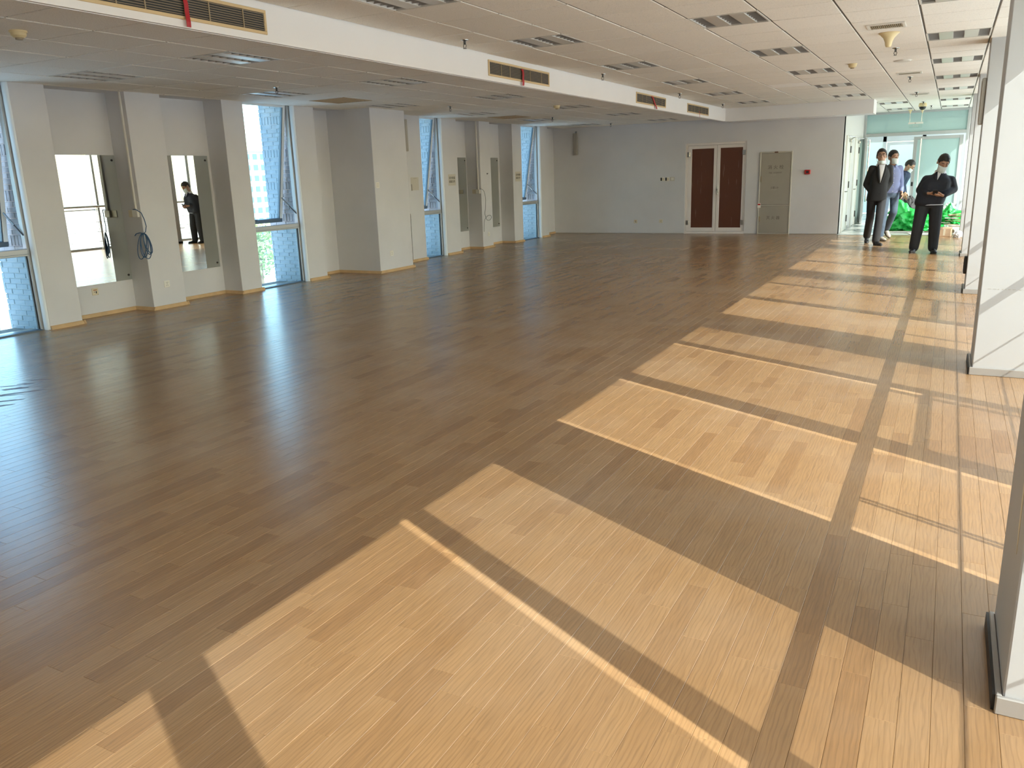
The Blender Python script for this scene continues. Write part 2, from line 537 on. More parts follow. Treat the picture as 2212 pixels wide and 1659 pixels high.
def tag(o, label, cat, group=None, kind=None):
    o['label'] = label; o['category'] = cat
    if group: o['group'] = group
    if kind: o['kind'] = kind
    return o
def thing(name, label, cat, loc=(0, 0, 0), group=None, kind=None):
    o = bpy.data.objects.new(name, None)
    o.empty_display_size = 0.1
    COL.objects.link(o)
    o.location = loc
    ORIGIN[o.name] = Vector(loc)
    return tag(o, label, cat, group, kind)
def copy_tree(o, loc, label=None, parent=None, rot=None):
    c = o.copy(); COL.objects.link(c)
    c.parent = parent
    if parent is None:
        c.location = loc
        if rot is not None: c.rotation_euler = rot
        if label: c['label'] = label
    ORIGIN[c.name] = Vector(loc)
    for ch in [q for q in bpy.data.objects if q.parent == o]:
        copy_tree(ch, loc, None, c)
    return c
def text(name, body, size, mat, parent, pos, normal, sx=1.0, extrude=0.0006):
    """lettering converted to mesh; normal is the direction it faces"""
    cu = bpy.data.curves.new(name, 'FONT')
    cu.body = body; cu.size = size; cu.align_x = 'CENTER'; cu.align_y = 'CENTER'; cu.extrude = extrude
    cu.resolution_u = 3
    t = bpy.data.objects.new(name + '_curve', cu)
    COL.objects.link(t)
    dg = bpy.context.evaluated_depsgraph_get()
    me = bpy.data.meshes.new_from_object(t.evaluated_get(dg))
    bpy.data.objects.remove(t)
    n = Vector(normal)
    xa = Vector((0, 0, 1)).cross(n).normalized()
    za = Vector((0, 0, 1))
    o0 = ORIGIN[parent.name]
    for v in me.vertices:
        c = v.co.copy()
        v.co = Vector(pos) + xa * c.x * sx + za * c.y + n * c.z - o0
    me.materials.clear()
    return obj(name, None, mat, parent, me=me)

# ================================================================== structure
CEIL, CEILL, SOFX, SOFZ = 2.7716, 2.60, -4.53, 2.505
XP, XREC, XOUT, XWIN = -8.70, -9.04, -9.41, -8.82
YB, YE, XCOR, FX, YS, YW = 19.5, 24.0, -2.13, 1.17, -14.0, 19.25
YBULK = 18.82

# ---------------------------------------------------------------- floor of oak planks
floor = obj('floor', M().box(XREC - .3, FX + .25, YS, YW, -0.12, -0.012).box(XREC - .3, XCOR, YW, YB + .2, -0.12, -0.012), SUB)
tag(floor, 'glossy oak plank floor of the empty hall', 'floor', kind='structure')
PW = 0.0822
PY0 = -1.5
obj('plank_bed', M().box(XREC, FX + .15, YS, PY0, -.012, -.0005), WOOD, floor)
def plank_geo(w, l, e=0.0010, d=0.012):
    a, b = w / 2, l / 2
    v = [(-a + e, -b + e, 0), (a - e, -b + e, 0), (a - e, b - e, 0), (-a + e, b - e, 0),
         (-a, -b, -e), (a, -b, -e), (a, b, -e), (-a, b, -e),
         (-a, -b, -d), (a, -b, -d), (a, b, -d), (-a, b, -d)]
    f = [(0, 1, 2, 3)]
    for k in range(4):
        j = (k + 1) % 4
        f.append((k, 4 + k, 4 + j, j)); f.append((4 + k, 8 + k, 8 + j, 4 + j))
    return v, f
LENS = [0.31, 0.42, 0.55, 0.68, 0.82, 0.96]
planks = []
row = 0
x = XREC
rp = random.Random(11)
while x < FX + 0.15:
    y = PY0 - rp.random() * 0.8
    yend = YB + .02 if x + PW < XCOR else YW
    while y < yend:
        l = rp.choice(LENS)
        y1 = min(y + l, yend)
        if y1 - y < 0.05:
            break
        if y1 > PY0:
            planks.append((x + PW / 2, (max(y, PY0) + y1) / 2, y1 - max(y, PY0)))
        y = y1
    x += PW
scored = []
for i, (px, py, l) in enumerate(planks):
    q = project(px, py, 0)
    s = 0
    if q and -60 < q[0] < 2272 and -60 < q[1] < 1719:
        s = l * PW * FPX * FPX / q[2] ** 2 * (H / math.sqrt(px * px + py * py + H * H))
    scored.append((s, i))
scored.sort(reverse=True)
top = {i for s, i in scored[:300]}
plank_mesh = {}
rest = M(); tones = []
GAPP = 0.0005
for i, (px, py, l) in enumerate(planks):
    if i in top:
        key = round(l, 2)
        if key not in plank_mesh:
            mm = M(); mm.add(*plank_geo(PW - GAPP, key - GAPP))
            plank_mesh[key] = mm.mesh('plank', recalc=False)
            plank_mesh[key].materials.append(WOOD)
        o = bpy.data.objects.new('plank', plank_mesh[key]); COL.objects.link(o)
        o.parent = floor; o.location = (px, py, 0)
    else:
        v, f = plank_geo(PW - GAPP, l - GAPP)
        rest.add([(a + px, b + py, c) for a, b, c in v], f)
        tones += [rp.random()] * len(f)
ro = obj('plank_field', None, WOOD, floor, me=rest.mesh('plank_field', recalc=False))
at = ro.data.attributes.new('tone', 'FLOAT', 'FACE')
at.data.foreach_set('value', tones)
ro['kind'] = 'stuff'

# stone floor of the corridor and lobby: slabs as parts
cfl = obj('floor', M().box(XCOR, FX + .25, YW, YB + .2, -0.12, -0.008).box(-3.2, FX + .25, YB + .2, 29.3, -0.12, -0.008), SUB)
tag(cfl, 'grey veined stone floor of the corridor behind the wooden floor', 'floor', kind='structure')
slab = M().cbox(-.3985, .3985, -.3985, .3985, -.01, 0, .002).mesh('slab')
slab.materials.append(STONE)
for i in range(6):
    for j in range(13):
        if i == 0 and j < 6:
            continue
        o = bpy.data.objects.new('stone_slab', slab); COL.objects.link(o); o.parent = cfl
        o.location = (-2.53 + .8 * (i - 0) + .0, YW + .4 + .8 * j, 0)
thr = obj('trim_1', M().cbox(XCOR, FX, YW - .02, YW + .03, -.01, .006, .004), STEEL)
tag(thr, 'thin metal strip where oak floor meets corridor stone', 'threshold', kind='structure')

# ---------------------------------------------------------------- ceilings
def tile_mesh(w, l, name, mat):
    me = M().cbox(-w / 2 + .008, w / 2 - .008, -l / 2 + .0065, l / 2 - .0065, 0, .014, .004).mesh(name)
    me.materials.append(mat)
    return me
def in_view(x0, x1, y0, y1, z):
    for a in (x0, (x0 + x1) / 2, x1):
        for b in (y0, (y0 + y1) / 2, y1):
            q = project(a, b, z)
            if q and -30 < q[0] < 2242 and -30 < q[1] < 1689:
                return True
    return False
def tiled_ceiling(label, xs, ys, z, holes, xlim, ylim, special=()):
    c = obj('ceiling', M().box(xlim[0], xlim[1], ylim[0], ylim[1], z + .03, z + .2), DARK)
    tag(c, label, 'ceiling', kind='structure')
    meshes = {}
    hid = M()
    for i in range(len(xs) - 1):
        for j in range(len(ys) - 1):
            cx, cy = (xs[i] + xs[i + 1]) / 2, (ys[j] + ys[j + 1]) / 2
            if any(abs(cx - hx) < .3 and abs(cy - hy) < .3 for hx, hy in holes):
                continue
            w, l = round(xs[i + 1] - xs[i], 3), round(ys[j + 1] - ys[j], 3)
            if in_view(xs[i], xs[i + 1], ys[j], ys[j + 1], z):
                sp = any(abs(cx - a) < .3 and abs(cy - b) < .3 for a, b in special)
                k = (w, l, sp)
                if k not in meshes:
                    meshes[k] = tile_mesh(w, l, 'ceiling_tile', TILE2 if sp else TILE)
                o = bpy.data.objects.new('ceiling_tile', meshes[k]); COL.objects.link(o)
                o.parent = c
                o.location = (cx, cy, z + random.uniform(-.0015, .0015))
                o.rotation_euler = (random.uniform(-.003, .003), random.uniform(-.003, .003), 0)
            else:
                hid.box(xs[i] + .005, xs[i + 1] - .005, ys[j] + .004, ys[j + 1] - .004, z, z + .014)
    if hid.v:
        h = obj('tile_field', hid, TILE, c); h['kind'] = 'stuff'
    for a in xs[1:-1]:
        obj('grid_rail', M().box(a - .012, a + .012, ys[0], ys[-1], z + .006, z + .03), GRID, c)
    for b in ys[1:-1]:
        obj('grid_rail', M().box(xs[0], xs[-1], b - .010, b + .010, z + .0065, z + .028), GRID, c)
    return c
PY = 0.6065
XS = [SOFX + .005] + [-2.761 + .6 * i for i in range(-2, 6)] + [FX]
YSL = [6.872 + PY * j for j in range(-34, 20)]
YSL = [y for y in YSL if y < YBULK - .2] + [YBULK]
LIGHTS = []
for i in (-2, 1, 4):
    for j in (-3, 1, 5, 9, 13, 17):
        LIGHTS.append((-2.761 + .6 * i + .3, 6.872 + PY * j + PY / 2))
tiled_ceiling('white mineral tile ceiling of the high part with dark joints', XS, YSL, CEIL, LIGHTS, (SOFX, FX), (YSL[0], YBULK),
              special=[(-2.46, 14.45)])
XS3 = [-1.521 - .64, -1.561, -.961, -.361, .239, FX]
YS3 = [YBULK] + [19.0 + .6 * k for k in range(1, 8)] + [YE]
LIGHTS3 = [(-1.261, 20.5), (-1.261, 22.9), (-.061, 20.5), (-.061, 22.9)]
YS3[3] = 20.2; YS3[4] = 20.8
tiled_ceiling('white tile ceiling over the corridor at the glass entrance', XS3, YS3, CEIL, LIGHTS3, (XCOR - .1, FX), (YBULK, YE))
PL, PLX = 0.6365, 0.6235
XS2 = [XP - .06] + [-6.17 + PLX * k for k in range(-4, 3)] + [SOFX - .03]
YS2 = [5.43 + PL * j for j in range(-30, 23)]
YS2 = [y for y in YS2 if y < YB - .15] + [YB]
LIGHTSL = []
for a in (-6.17, -8.04):
    for k in range(-2, 6):
        LIGHTSL.append((a + PLX / 2, 5.43 + 4 * PL * k + PL / 2))
PANELS = [(-7.73, 5.43 + 6.5 * PL), (-7.73, 5.43 + 14.5 * PL)]
tiled_ceiling('white tile ceiling of the lowered strip along the windows', XS2, YS2, CEILL, LIGHTSL + PANELS, (XP - .06, SOFX - .035), (YS2[0], YB))

# ---------------------------------------------------------------- soffit, bulkhead, back walls
sof = obj('wall_soffit', M().box(SOFX - .03, SOFX, YS, YBULK, SOFZ, CEIL + .1).box(SOFX - .045, SOFX - .03, YS, YBULK, SOFZ - .003, SOFZ + .02), WALLB)
tag(sof, 'long white soffit face carrying the slatted air grilles', 'soffit', kind='structure')
blk = obj('wall_bulkhead', M().box(SOFX, -1.52, YBULK, YB, 2.50, CEIL + .1), WALLB)
tag(blk, 'white bulkhead across the top of the far wall', 'bulkhead', kind='structure')
DX0, DX1, DZ = -5.60, -4.18, 2.09
wb = M()
wb.box(XOUT, DX0, YB, YB + .25, -.05, CEIL + .2).box(DX1, XCOR, YB, YB + .25, -.05, CEIL + .2).box(DX0, DX1, YB, YB + .25, DZ, CEIL + .2)
wb.box(DX0, DX1, YB + .16, YB + .25, -.05, DZ)
wback = obj('wall_back', wb, WALL)
tag(wback, 'plain white far wall with the brown double door', 'wall', kind='structure')
wc = M().box(XCOR - .25, XCOR, YB + .02, YE + .1, -.05, CEIL + .2)
wcor = obj('wall_corridor', wc, CORP)
tag(wcor, 'bright white corridor side wall with two narrow white doors', 'wall', kind='structure')
ws = obj('wall_front', M().box(XOUT, FX + .2, YS - .2, YS, -.05, CEIL + .2), WALL)
tag(ws, 'white end wall behind the viewer', 'wall', kind='structure')
# dark thin skirting line at the far wall
bb = thing('baseboard_back', 'thin dark skirting line at the foot of the far wall', 'baseboard', (0, YB, 0), kind='structure')
obj('board', M().box(XREC, DX0, YB - .006, YB, 0, .014), BASEM, bb)
obj('board', M().box(DX1, -3.89, YB - .006, YB, 0, .014), BASEM, bb)
obj('board', M().box(-3.15, XCOR, YB - .006, YB, 0, .014), BASEM, bb)

# ---------------------------------------------------------------- left wall with pilasters
OPEN = [(-8.15, -7.13), (-3.95, -2.93), (0.2, 1.2), (4.30, 5.42), (8.65, 9.67), (12.96, 13.71), (17.03, 18.04)]
edges = [YS] + [q for o in OPEN for q in o] + [YB + .2]
wl_ = M()
for a, b in zip(edges[0::2], edges[1::2]):
    wl_.box(XOUT + .03, XREC, a, b, -.3, 2.95).box(XREC, XP - .03, a, b, 2.604, 2.95)
for a, b in OPEN:
    wl_.box(XOUT + .03, XP, a, b, 2.665, 2.95)
wleft = obj('wall_left', wl_, WALL)
tag(wleft, 'white window wall with shallow recesses and pilasters', 'wall', kind='structure')
PIL = [(YS, -8.15), (-7.13, -6.7), (-4.4, -3.95), (-2.93, -2.5), (-.2, .2), (1.2, 1.6), (3.9, 4.30), (5.42, 5.81), (6.79, 7.29), (8.27, 8.65), (9.67, 10.09), (12.49, 12.96), (13.71, 14.23),
       (15.13, 15.58), (16.59, 17.03), (18.04, 18.43)]
for a, b in PIL:
    obj('pilaster', M().cbox(XREC - .02, XP, a, b, -.02, 2.63, .004), WALL, wleft)
lcol = obj('column', M().cbox(XREC - .02, -8.17, 10.79, 11.73, -.02, 2.63, .005), WALL)
tag(lcol, 'broad white column standing proud of the window wall', 'column', kind='structure')
# baseboards: small wooden skirting on every face
bl = thing('baseboard_left', 'low pale wood skirting along the window wall', 'baseboard', (XP, 0, 0), kind='structure')
def skirt(p, q, nrm):
    (x0, y0), (x1, y1) = p, q
    d = Vector((x1 - x0, y1 - y0, 0)).normalized()
    n = Vector((*nrm, 0))
    prof = [(0, 0), (.028, 0), (.028, .006), (.016, .034), (.008, .042), (0, .042)]
    m = M()
    a3 = Vector((x0, y0, 0)); b3 = Vector((x1, y1, 0))
    ra = [a3 + n * u + Vector((0, 0, w)) for u, w in prof]
    rb = [b3 + n * u + Vector((0, 0, w)) for u, w in prof]
    m.loft([ra, rb])
    obj('board', m, BASE, bl)
solid = [(a, b, XP) for a, b in PIL if a > 1] + [(10.79, 11.73, -8.17)]
solid.sort()
for a, b, xf in solid:
    skirt((xf, a - .0), (xf, b + .028), (1, 0))
    if not any(abs(a - o[1]) < .01 for o in OPEN):
        skirt((XREC, a), (xf + .028, a), (0, -1))
    if not any(abs(b - o[0]) < .01 for o in OPEN):
        skirt((XREC, b), (xf + .028, b), (0, 1))
for (a0, b0, _), (a1, b1, _) in zip(solid[:-1], solid[1:]):
    if not any(abs(b0 - o[0]) < .01 for o in OPEN):
        skirt((XREC, b0), (XREC, a1), (1, 0))
skirt((XREC, 18.43), (XREC, YB), (1, 0))

# ---------------------------------------------------------------- windows of the left wall
def left_window(n, y0, y1, label):
    w = thing('window_%d' % n, label, 'window', (XWIN, (y0 + y1) / 2, 0), kind='structure')
    fx0, fx1 = XWIN - .035, XWIN + .035
    fw = .055
    obj('jamb', M().cbox(fx0, fx1, y0, y0 + fw, -.02, 2.67, .004), ALU, w)
    obj('jamb', M().cbox(fx0, fx1, y1 - fw, y1, -.02, 2.67, .004).cbox(fx1, fx1 + .02, y1 - .03, y1, -.02, 2.67, .006), ALU, w)
    # rounded pale reveal bead beside the pilaster
    rv = M(); pr = []
    for k in range(7):
        t = math.pi / 2 * k / 6
        pr.append((XWIN + .055 + .06 * math.sin(t), y1 - .004 - .028 * math.cos(t)))
    pr += [(XWIN + .115, y1 + .002), (XWIN + .035, y1 + .002)]
    rv.prism(pr, 0.0, 2.6, 'z')
    obj('reveal', rv, ALUW, w, smooth=True)
    obj('head', M().cbox(fx0, fx1, y0 + fw, y1 - fw, 2.635, 2.67, .004), ALU, w)
    obj('sill', M().cbox(fx0, fx1 + .03, y0 + fw, y1 - fw, -.02, .015, .004), ALUD, w)
    tr = obj('transom', M().cbox(fx0, fx1 + .012, y0 + fw, y1 - fw, .818, .895, .005), ALU, w)
    obj('groove', M().box(fx1 + .0115, fx1 + .0135, y0 + fw, y1 - fw, .838, .842), ALUD, tr)
    obj('pane', M().box(XWIN - .004, XWIN + .004, y0 + fw, y1 - fw, .015, .818), GLASS, w)
    obj('gasket', M().box(XWIN - .012, XWIN + .012, y1 - fw - .012, y1 - fw, .015, .818), RUBBER, w)
    # top hung sash swung outwards
    sh = 1.72; sw = y1 - y0 - 2 * fw - .012
    ang = math.asin(.285 / sh)
    R = Matrix.Rotation(ang, 4, 'Y')
    def S(m):
        out = M()
        base = Vector((XWIN - .012, 0, 2.628))
        out.v = [tuple(base + R @ (Vector(v))) for v in m.v]; out.f = m.f
        return out
    # local: hinge at z=0, hanging to z=-sh; rotating about Y moves the bottom to -X
    ya, yb = y0 + fw + .006, y1 - fw - .006
    s = obj('sash', S(M().cbox(-.025, .025, ya, ya + .05, -sh, 0, .004).cbox(-.025, .025, yb - .05, yb, -sh, 0, .004)
                      .cbox(-.025, .025, ya + .05, yb - .05, -.05, 0, .004)), ALUW, w)
    obj('pane', S(M().box(-.004, .004, ya + .05, yb - .05, -sh + .045, -.05)), GLASS, s)
    obj('bottom_rail', S(M().cbox(-.028, .028, ya, yb, -sh - .012, -sh + .045, .004)), ALUD, s)
    obj('gasket', S(M().box(-.02, .02, yb - .064, yb - .05, -sh + .045, -.05)), ALUD, s)
    hy = ya + (yb - ya) * .32
    hm = M().tube([(.03, hy - .07, -sh + .03), (.07, hy - .05, -sh + .055), (.075, hy, -sh + .06), (.07, hy + .05, -sh + .05), (.03, hy + .07, -sh + .03)], .008, 6)
    obj('handle', S(hm), ALUD, s)
    p0 = Vector((XWIN + .02, y1 - fw - .005, 1.04)); p1 = Vector((XWIN - .215, yb - .03, 1.28))
    mid = p0.lerp(p1, .45)
    st = obj('stay', M().tube([p0, mid], .007, 6), STEELD, w)
    obj('stay_sleeve', M().tube([mid, p1], .011, 6), STEEL, st)
    return w
WL = {0: 'tall window with tilted sash out of view beside the viewer',
      1: 'tall window with tilted sash before the pilaster next to the double cabled mirror',
      2: 'tall window with tilted sash showing tree and white tower',
      3: 'tall window with tilted sash beside the broad white column',
      4: 'tall window with tilted sash nearest the corner of the far wall'}
WL[-2] = 'tall window with tilted sash farther behind the viewer'
WL[-1] = 'tall window with tilted sash just behind the viewer'
WL[1] = 'tall window with tilted sash next to the mirror that reflects the railing'
WL[4] = 'tall narrow window with tilted sash next to the far wall corner'
for n, (a, b) in enumerate(OPEN):
    left_window(n + 1, a, b, WL[n - 2])
# grey brick outer reveals: every brick a part
bk = {}
def brick_mesh(a, h):
    k = (round(a, 3), round(h, 3))
    if k not in bk:
        bk[k] = M().cbox(-a / 2, a / 2, -.016, .016, -h / 2, h / 2, .003).mesh('brick')
        bk[k].materials.append(BRICK)
    return bk[k]
BL = ['', 'grey brick reveal outside the window by the railing mirror', 'grey brick reveal outside the window with the tree view',
      'grey brick reveal outside the window beside the broad column', 'grey brick reveal outside the window by the far corner']
rb = random.Random(5)
for n, (a, b) in enumerate(OPEN):
    n -= 2
    if n <= 0:
        continue
    xa, xb = XWIN - .05, XOUT
    root = obj('wall_brick_reveal', M().box(xb + .004, xa, b + .004, b + .05, -.3, 2.76), MORTAR, origin=(XOUT, b, 0))
    tag(root, BL[n], 'brick wall', kind='structure')
    z = -.28; c = 0
    while z < 2.72:
        soldier = z > .9 and c % 7 == 6
        if soldier:
            h = .118; k = 0
            X = xa
            while X - .058 > xb - .004:
                o = bpy.data.objects.new('brick', brick_mesh(.052, h - .008)); COL.objects.link(o); o.parent = root
                o.location = Vector((X - .029, b + .004 + rb.uniform(-.002, .002), z + h / 2)) - ORIGIN[root.name]
                X -= .0605
            z += h
        else:
            h = .06
            X = xa + (0 if c % 2 else .1)
            while X > xb + .03:
                x1 = min(X, xa); x0 = max(X - .2, xb)
                L_ = x1 - x0 - .008
                if L_ > .03:
                    o = bpy.data.objects.new('brick', brick_mesh(L_, h - .008)); COL.objects.link(o); o.parent = root
                    o.location = Vector(((x0 + x1) / 2, b + .004 + rb.uniform(-.003, .003), z + h / 2)) - ORIGIN[root.name]
                X -= .2
            z += h
        c += 1

# ---------------------------------------------------------------- columns of the sunny side
COLY = [-10.16, -5.99, -1.82, 2.35, 6.55, 10.72, 14.98, 19.2]
CN = ['well behind the viewer', 'behind the viewer', 'just behind the viewer', 'with the worn scrape on its edge', 'with the cracked paint line across it', 'with the loudspeaker on its side',
      'beside the man looking at his phone', 'next to the white plastic bag at the corridor']
for k, y in enumerate(COLY):
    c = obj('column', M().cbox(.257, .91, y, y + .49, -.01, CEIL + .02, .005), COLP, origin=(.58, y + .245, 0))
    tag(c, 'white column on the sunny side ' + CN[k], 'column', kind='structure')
    obj('base_trim', M().cbox(.24, .925, y - .014, y, 0, .055, .003), BASEM, c)
    obj('base_trim', M().cbox(.24, .256, y, y + .49, 0, .055, .003), BASEM, c)
    obj('rubber_strip', M().box(.232, .2405, y + .005, y + .488, 0, .05), RUBBER, c)
    if k == 3:
        obj('scrape', M().prism([(y + .12, .43), (y + .15, .50), (y + .165, .63), (y + .15, .66), (y + .125, .52)], .2555, .2585, 'x'), BPLAST, c)
    if k == 4:
        mm = M()
        xx = .30
        while xx < .62:
            ww = random.uniform(.006, .02)
            mm.box(xx, xx + ww, y - .0015, y + .002, .62 + random.uniform(-.002, .002), .6235)
            xx += ww + random.uniform(.006, .02)
        obj('paint_crack', mm, GREYSP, c)

# ---------------------------------------------------------------- glazed facade, blinds, railing
BAY = 4.17
def sheet_x(x, y0, y1, z0, z1):
    return M().add([(x, y0, z0), (x, y1, z0), (x, y1, z1), (x, y0, z1)], [(0, 1, 2, 3)])
def sheet_y(y, x0, x1, z0, z1):
    return M().add([(x0, y, z0), (x1, y, z0), (x1, y, z1), (x0, y, z1)], [(0, 1, 2, 3)])
for k in range(-4, 7):
    y = k * BAY
    lobby = y > 23.5
    w = thing('window_%d' % (k + 12), 'glazed bay on the sunny side before column %s' % CN[k + 3] if k < 4 else
              'floor to ceiling glazed bay of the %s' % ('hall end', 'corridor', 'lobby')[k - 4], 'window', (FX, y + 2, 0), kind='structure')
    obj('mullion', M().cbox(.92, FX, y + 3.97, y + 4.06, 0, CEIL, .004), ALU, w)
    obj('mullion', M().cbox(1.02, FX, y + 1.13, y + 1.19, 0, CEIL, .004), ALU, w)
    obj('mullion', M().cbox(1.08, FX, y + 2.42, y + 2.50, 0, CEIL, .004), ALU, w)
    obj('head_rail', M().cbox(1.10, FX + .01, y - .11, y + 4.06, CEIL - .006, CEIL + .02, .003), ALU, w)
    obj('sill', M().cbox(1.08, FX + .03, y - .11, y + 4.06, 0, .05, .004), ALU, w)
    obj('transom', M().cbox(1.13, FX, y - .11, y + 1.13, .975, 1.005, .004), ALU, w)
    for a, b in ((1.19, 2.42), (2.50, 3.97)):
        obj('pane', M().box(FX - .02, FX - .012, y + a, y + b, .05, CEIL - .006), FGLASS, w)
    obj('pane', M().box(FX - .02, FX - .012, y - .11, y + 1.13, 1.005, CEIL - .006), FGLASS, w)
    obj('lower_pane', sheet_x(FX - .016, y - .11, y + 1.13, .05, .975), FROSTLOW, w)
    for nm, a, b, z0 in (('A', 2.763, 3.822 + (0, 0, 0, .05, .0, .012, -.004, .01, 0, 0, 0)[k + 4], .10 if k != 3 else .36),
                         ('B', -.083, 1.034 + (0, 0, 0, 0, 0, .004, .012, .012, .01, .01, 0)[k + 4], 1.0),
                         ('C', 1.21, 2.36, .10)):
        pos = {'A': 'past the column', 'B': 'above the frosted lower pane', 'C': 'before the column'}[nm]
        bl_ = thing('roller_blind', 'cream roller blind %s, %s glazed bay from the lobby end' % (pos, ORD[6 - k]), 'blind', (1.12, y + (a + b) / 2, z0), 'roller blinds hung ' + pos)  # the lobby bay's blinds are unseen, added to hold back its sun
        obj('cloth', sheet_x(1.1195, y + a, y + b, z0, 2.70), BLIND_A if nm == 'A' and k >= 0 else BLIND_B if nm == 'B' and k >= 1 else BLIND, bl_)
        obj('roller', M().tube([(1.10, y + a, 2.715), (1.10, y + b, 2.715)], .022, 8), WPLAST, bl_)
        obj('hem_bar', M().cbox(1.113, 1.126, y + a, y + b, z0 - .02, z0 + .004, .003), WPLAST, bl_)
rail = thing('guard_railing', 'steel guard railing with thin wires in front of the glazed bays', 'railing', (.97, 10, 0))
obj('handrail', M().tube([(.97, YS + .05, 1.073), (.97, YE - .05, 1.073)], .029, 12), STEEL, rail, smooth=True)
for z in (.687, .45, .20):
    obj('wire', M().tube([(.97, YS + .05, z), (.97, YE - .05, z)], .0065, 6), STEEL, rail)
for k in range(-4, 6):
    for yy in (3.17, 5.24):
        y = k * BAY + yy
        if YS + .1 < y < YE - .1:
            obj('post', M().box(.955, .985, y - .022, y - .012, 0, 1.05).box(.955, .985, y + .012, y + .022, 0, 1.05).box(.94, 1.0, y - .04, y + .04, 0, .012), STEEL, rail)
wr = M().box(FX - .02, FX + .1, YS - .2, YS, -.05, CEIL + .2).box(.30, FX + .05, YE, YE + .12, -.05, CEIL + .1)
wr.box(.95, FX + .02, YS, 29.3, CEIL + .02, CEIL + .25).box(.95, FX + .1, YS, 29.3, -.2, -.013)
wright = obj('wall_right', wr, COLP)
tag(wright, 'white edge strips framing the sunny glazed side', 'wall', kind='structure')

# ================================================================== doors
def far_double_door():
    y = YB
    d = thing('door_1', 'white framed double door with brown film-covered panels in the far wall', 'door', ((DX0 + DX1) / 2, y + .06, 0), kind='structure')
    f0, f1 = y + .02, y + .13
    obj('frame', M().cbox(DX0, DX0 + .05, f0, f1, 0, DZ, .004).cbox(DX1 - .05, DX1, f0, f1, 0, DZ, .004)
        .cbox(DX0 + .05, DX1 - .05, f0, f1, DZ - .055, DZ, .004), DOORW, d)
    mid = -4.86
    for a, b, ga, gb in ((DX0 + .053, mid - .004, -5.455, -4.935), (mid + .004, DX1 - .053, -4.785, -4.272)):
        lf = obj('leaf', M().cbox(a, ga, y + .03, y + .075, .06, DZ - .06, .004).cbox(gb, b, y + .03, y + .075, .06, DZ - .06, .004)
                 .cbox(ga, gb, y + .03, y + .075, 1.96, DZ - .06, .004).cbox(ga, gb, y + .03, y + .075, .06, .142, .004), DOORW, d)
        obj('panel', M().box(ga, gb, y + .045, y + .06, .142, 1.96), DOORB, lf)
        hx = a + .01 if a < -5 else b - .01
        for hz in (1.84, .26):
            h = obj('hinge', M().cbox(hx - .035, hx + .035, y + .012, y + .03, hz - .055, hz + .055, .004), STEEL, lf)
    obj('lock_plate', M().cbox(mid + .012, mid + .05, y + .018, y + .03, .90, 1.10, .004), WPLAST, d)
    obj('lever', M().tube([(mid + .03, y + .02, 1.03), (mid + .03, y - .02, 1.03), (mid + .03, y - .022, 1.02), (mid + .05, y - .022, .93)], .011, 8), STEEL, d, smooth=True)
    obj('threshold', M().cbox(DX0, DX1, y + .005, y + .13, 0, .055, .004), DOORW, d)
far_double_door()

def corridor_door(n, y0, y1, label):
    x = XCOR
    d = thing('door_%d' % n, label, 'door', (x, (y0 + y1) / 2, 0), kind='structure')
    obj('frame', M().cbox(x - .03, x + .03, y0 - .05, y0, 0, 2.12, .003).cbox(x - .03, x + .03, y1, y1 + .05, 0, 2.12, .003)
        .cbox(x - .03, x + .03, y0, y1, 2.07, 2.12, .003), CORD, d)
    lf = obj('leaf', M().cbox(x - .02, x + .012, y0 + .003, y1 - .003, .008, 2.068, .003), CORD, d)
    for z in (1.83, 1.04, .27):
        obj('hinge', M().tube([(x + .028, y1 - .005, z - .075), (x + .028, y1 - .005, z + .075)], .014, 8), STEELD, lf)
    obj('lever', M().tube([(x + .012, y0 + .12, .9), (x + .055, y0 + .12, .9), (x + .06, y0 + .24, .9)], .011, 8), STEEL, lf, smooth=True)
    obj('keyhole', M().lathe([(.0, .0), (.022, .0), (.022, .006), (0, .006)], (x + .012, y0 + .12, 1.0), 12, 'x'), STEELD, lf)
    c = obj('door_closer', M().cbox(x + .012, x + .07, y1 - .32, y1 - .08, 1.99, 2.05, .008), STEEL, d)
    obj('closer_arm', M().tube([(x + .045, y1 - .2, 2.055), (x + .16, y1 - .42, 2.10), (x + .03, y1 - .62, 2.11)], .010, 6), STEEL, c)
    obj('kick_trim', M().cbox(x, x + .02, y1 + .06, y1 + .5, 0, .07, .003), BASEM, d)
corridor_door(2, 20.12, 20.88, 'narrow white corridor door next to the far wall corner')
corridor_door(3, 21.98, 22.80, 'narrow white corridor door next to the glass entrance')

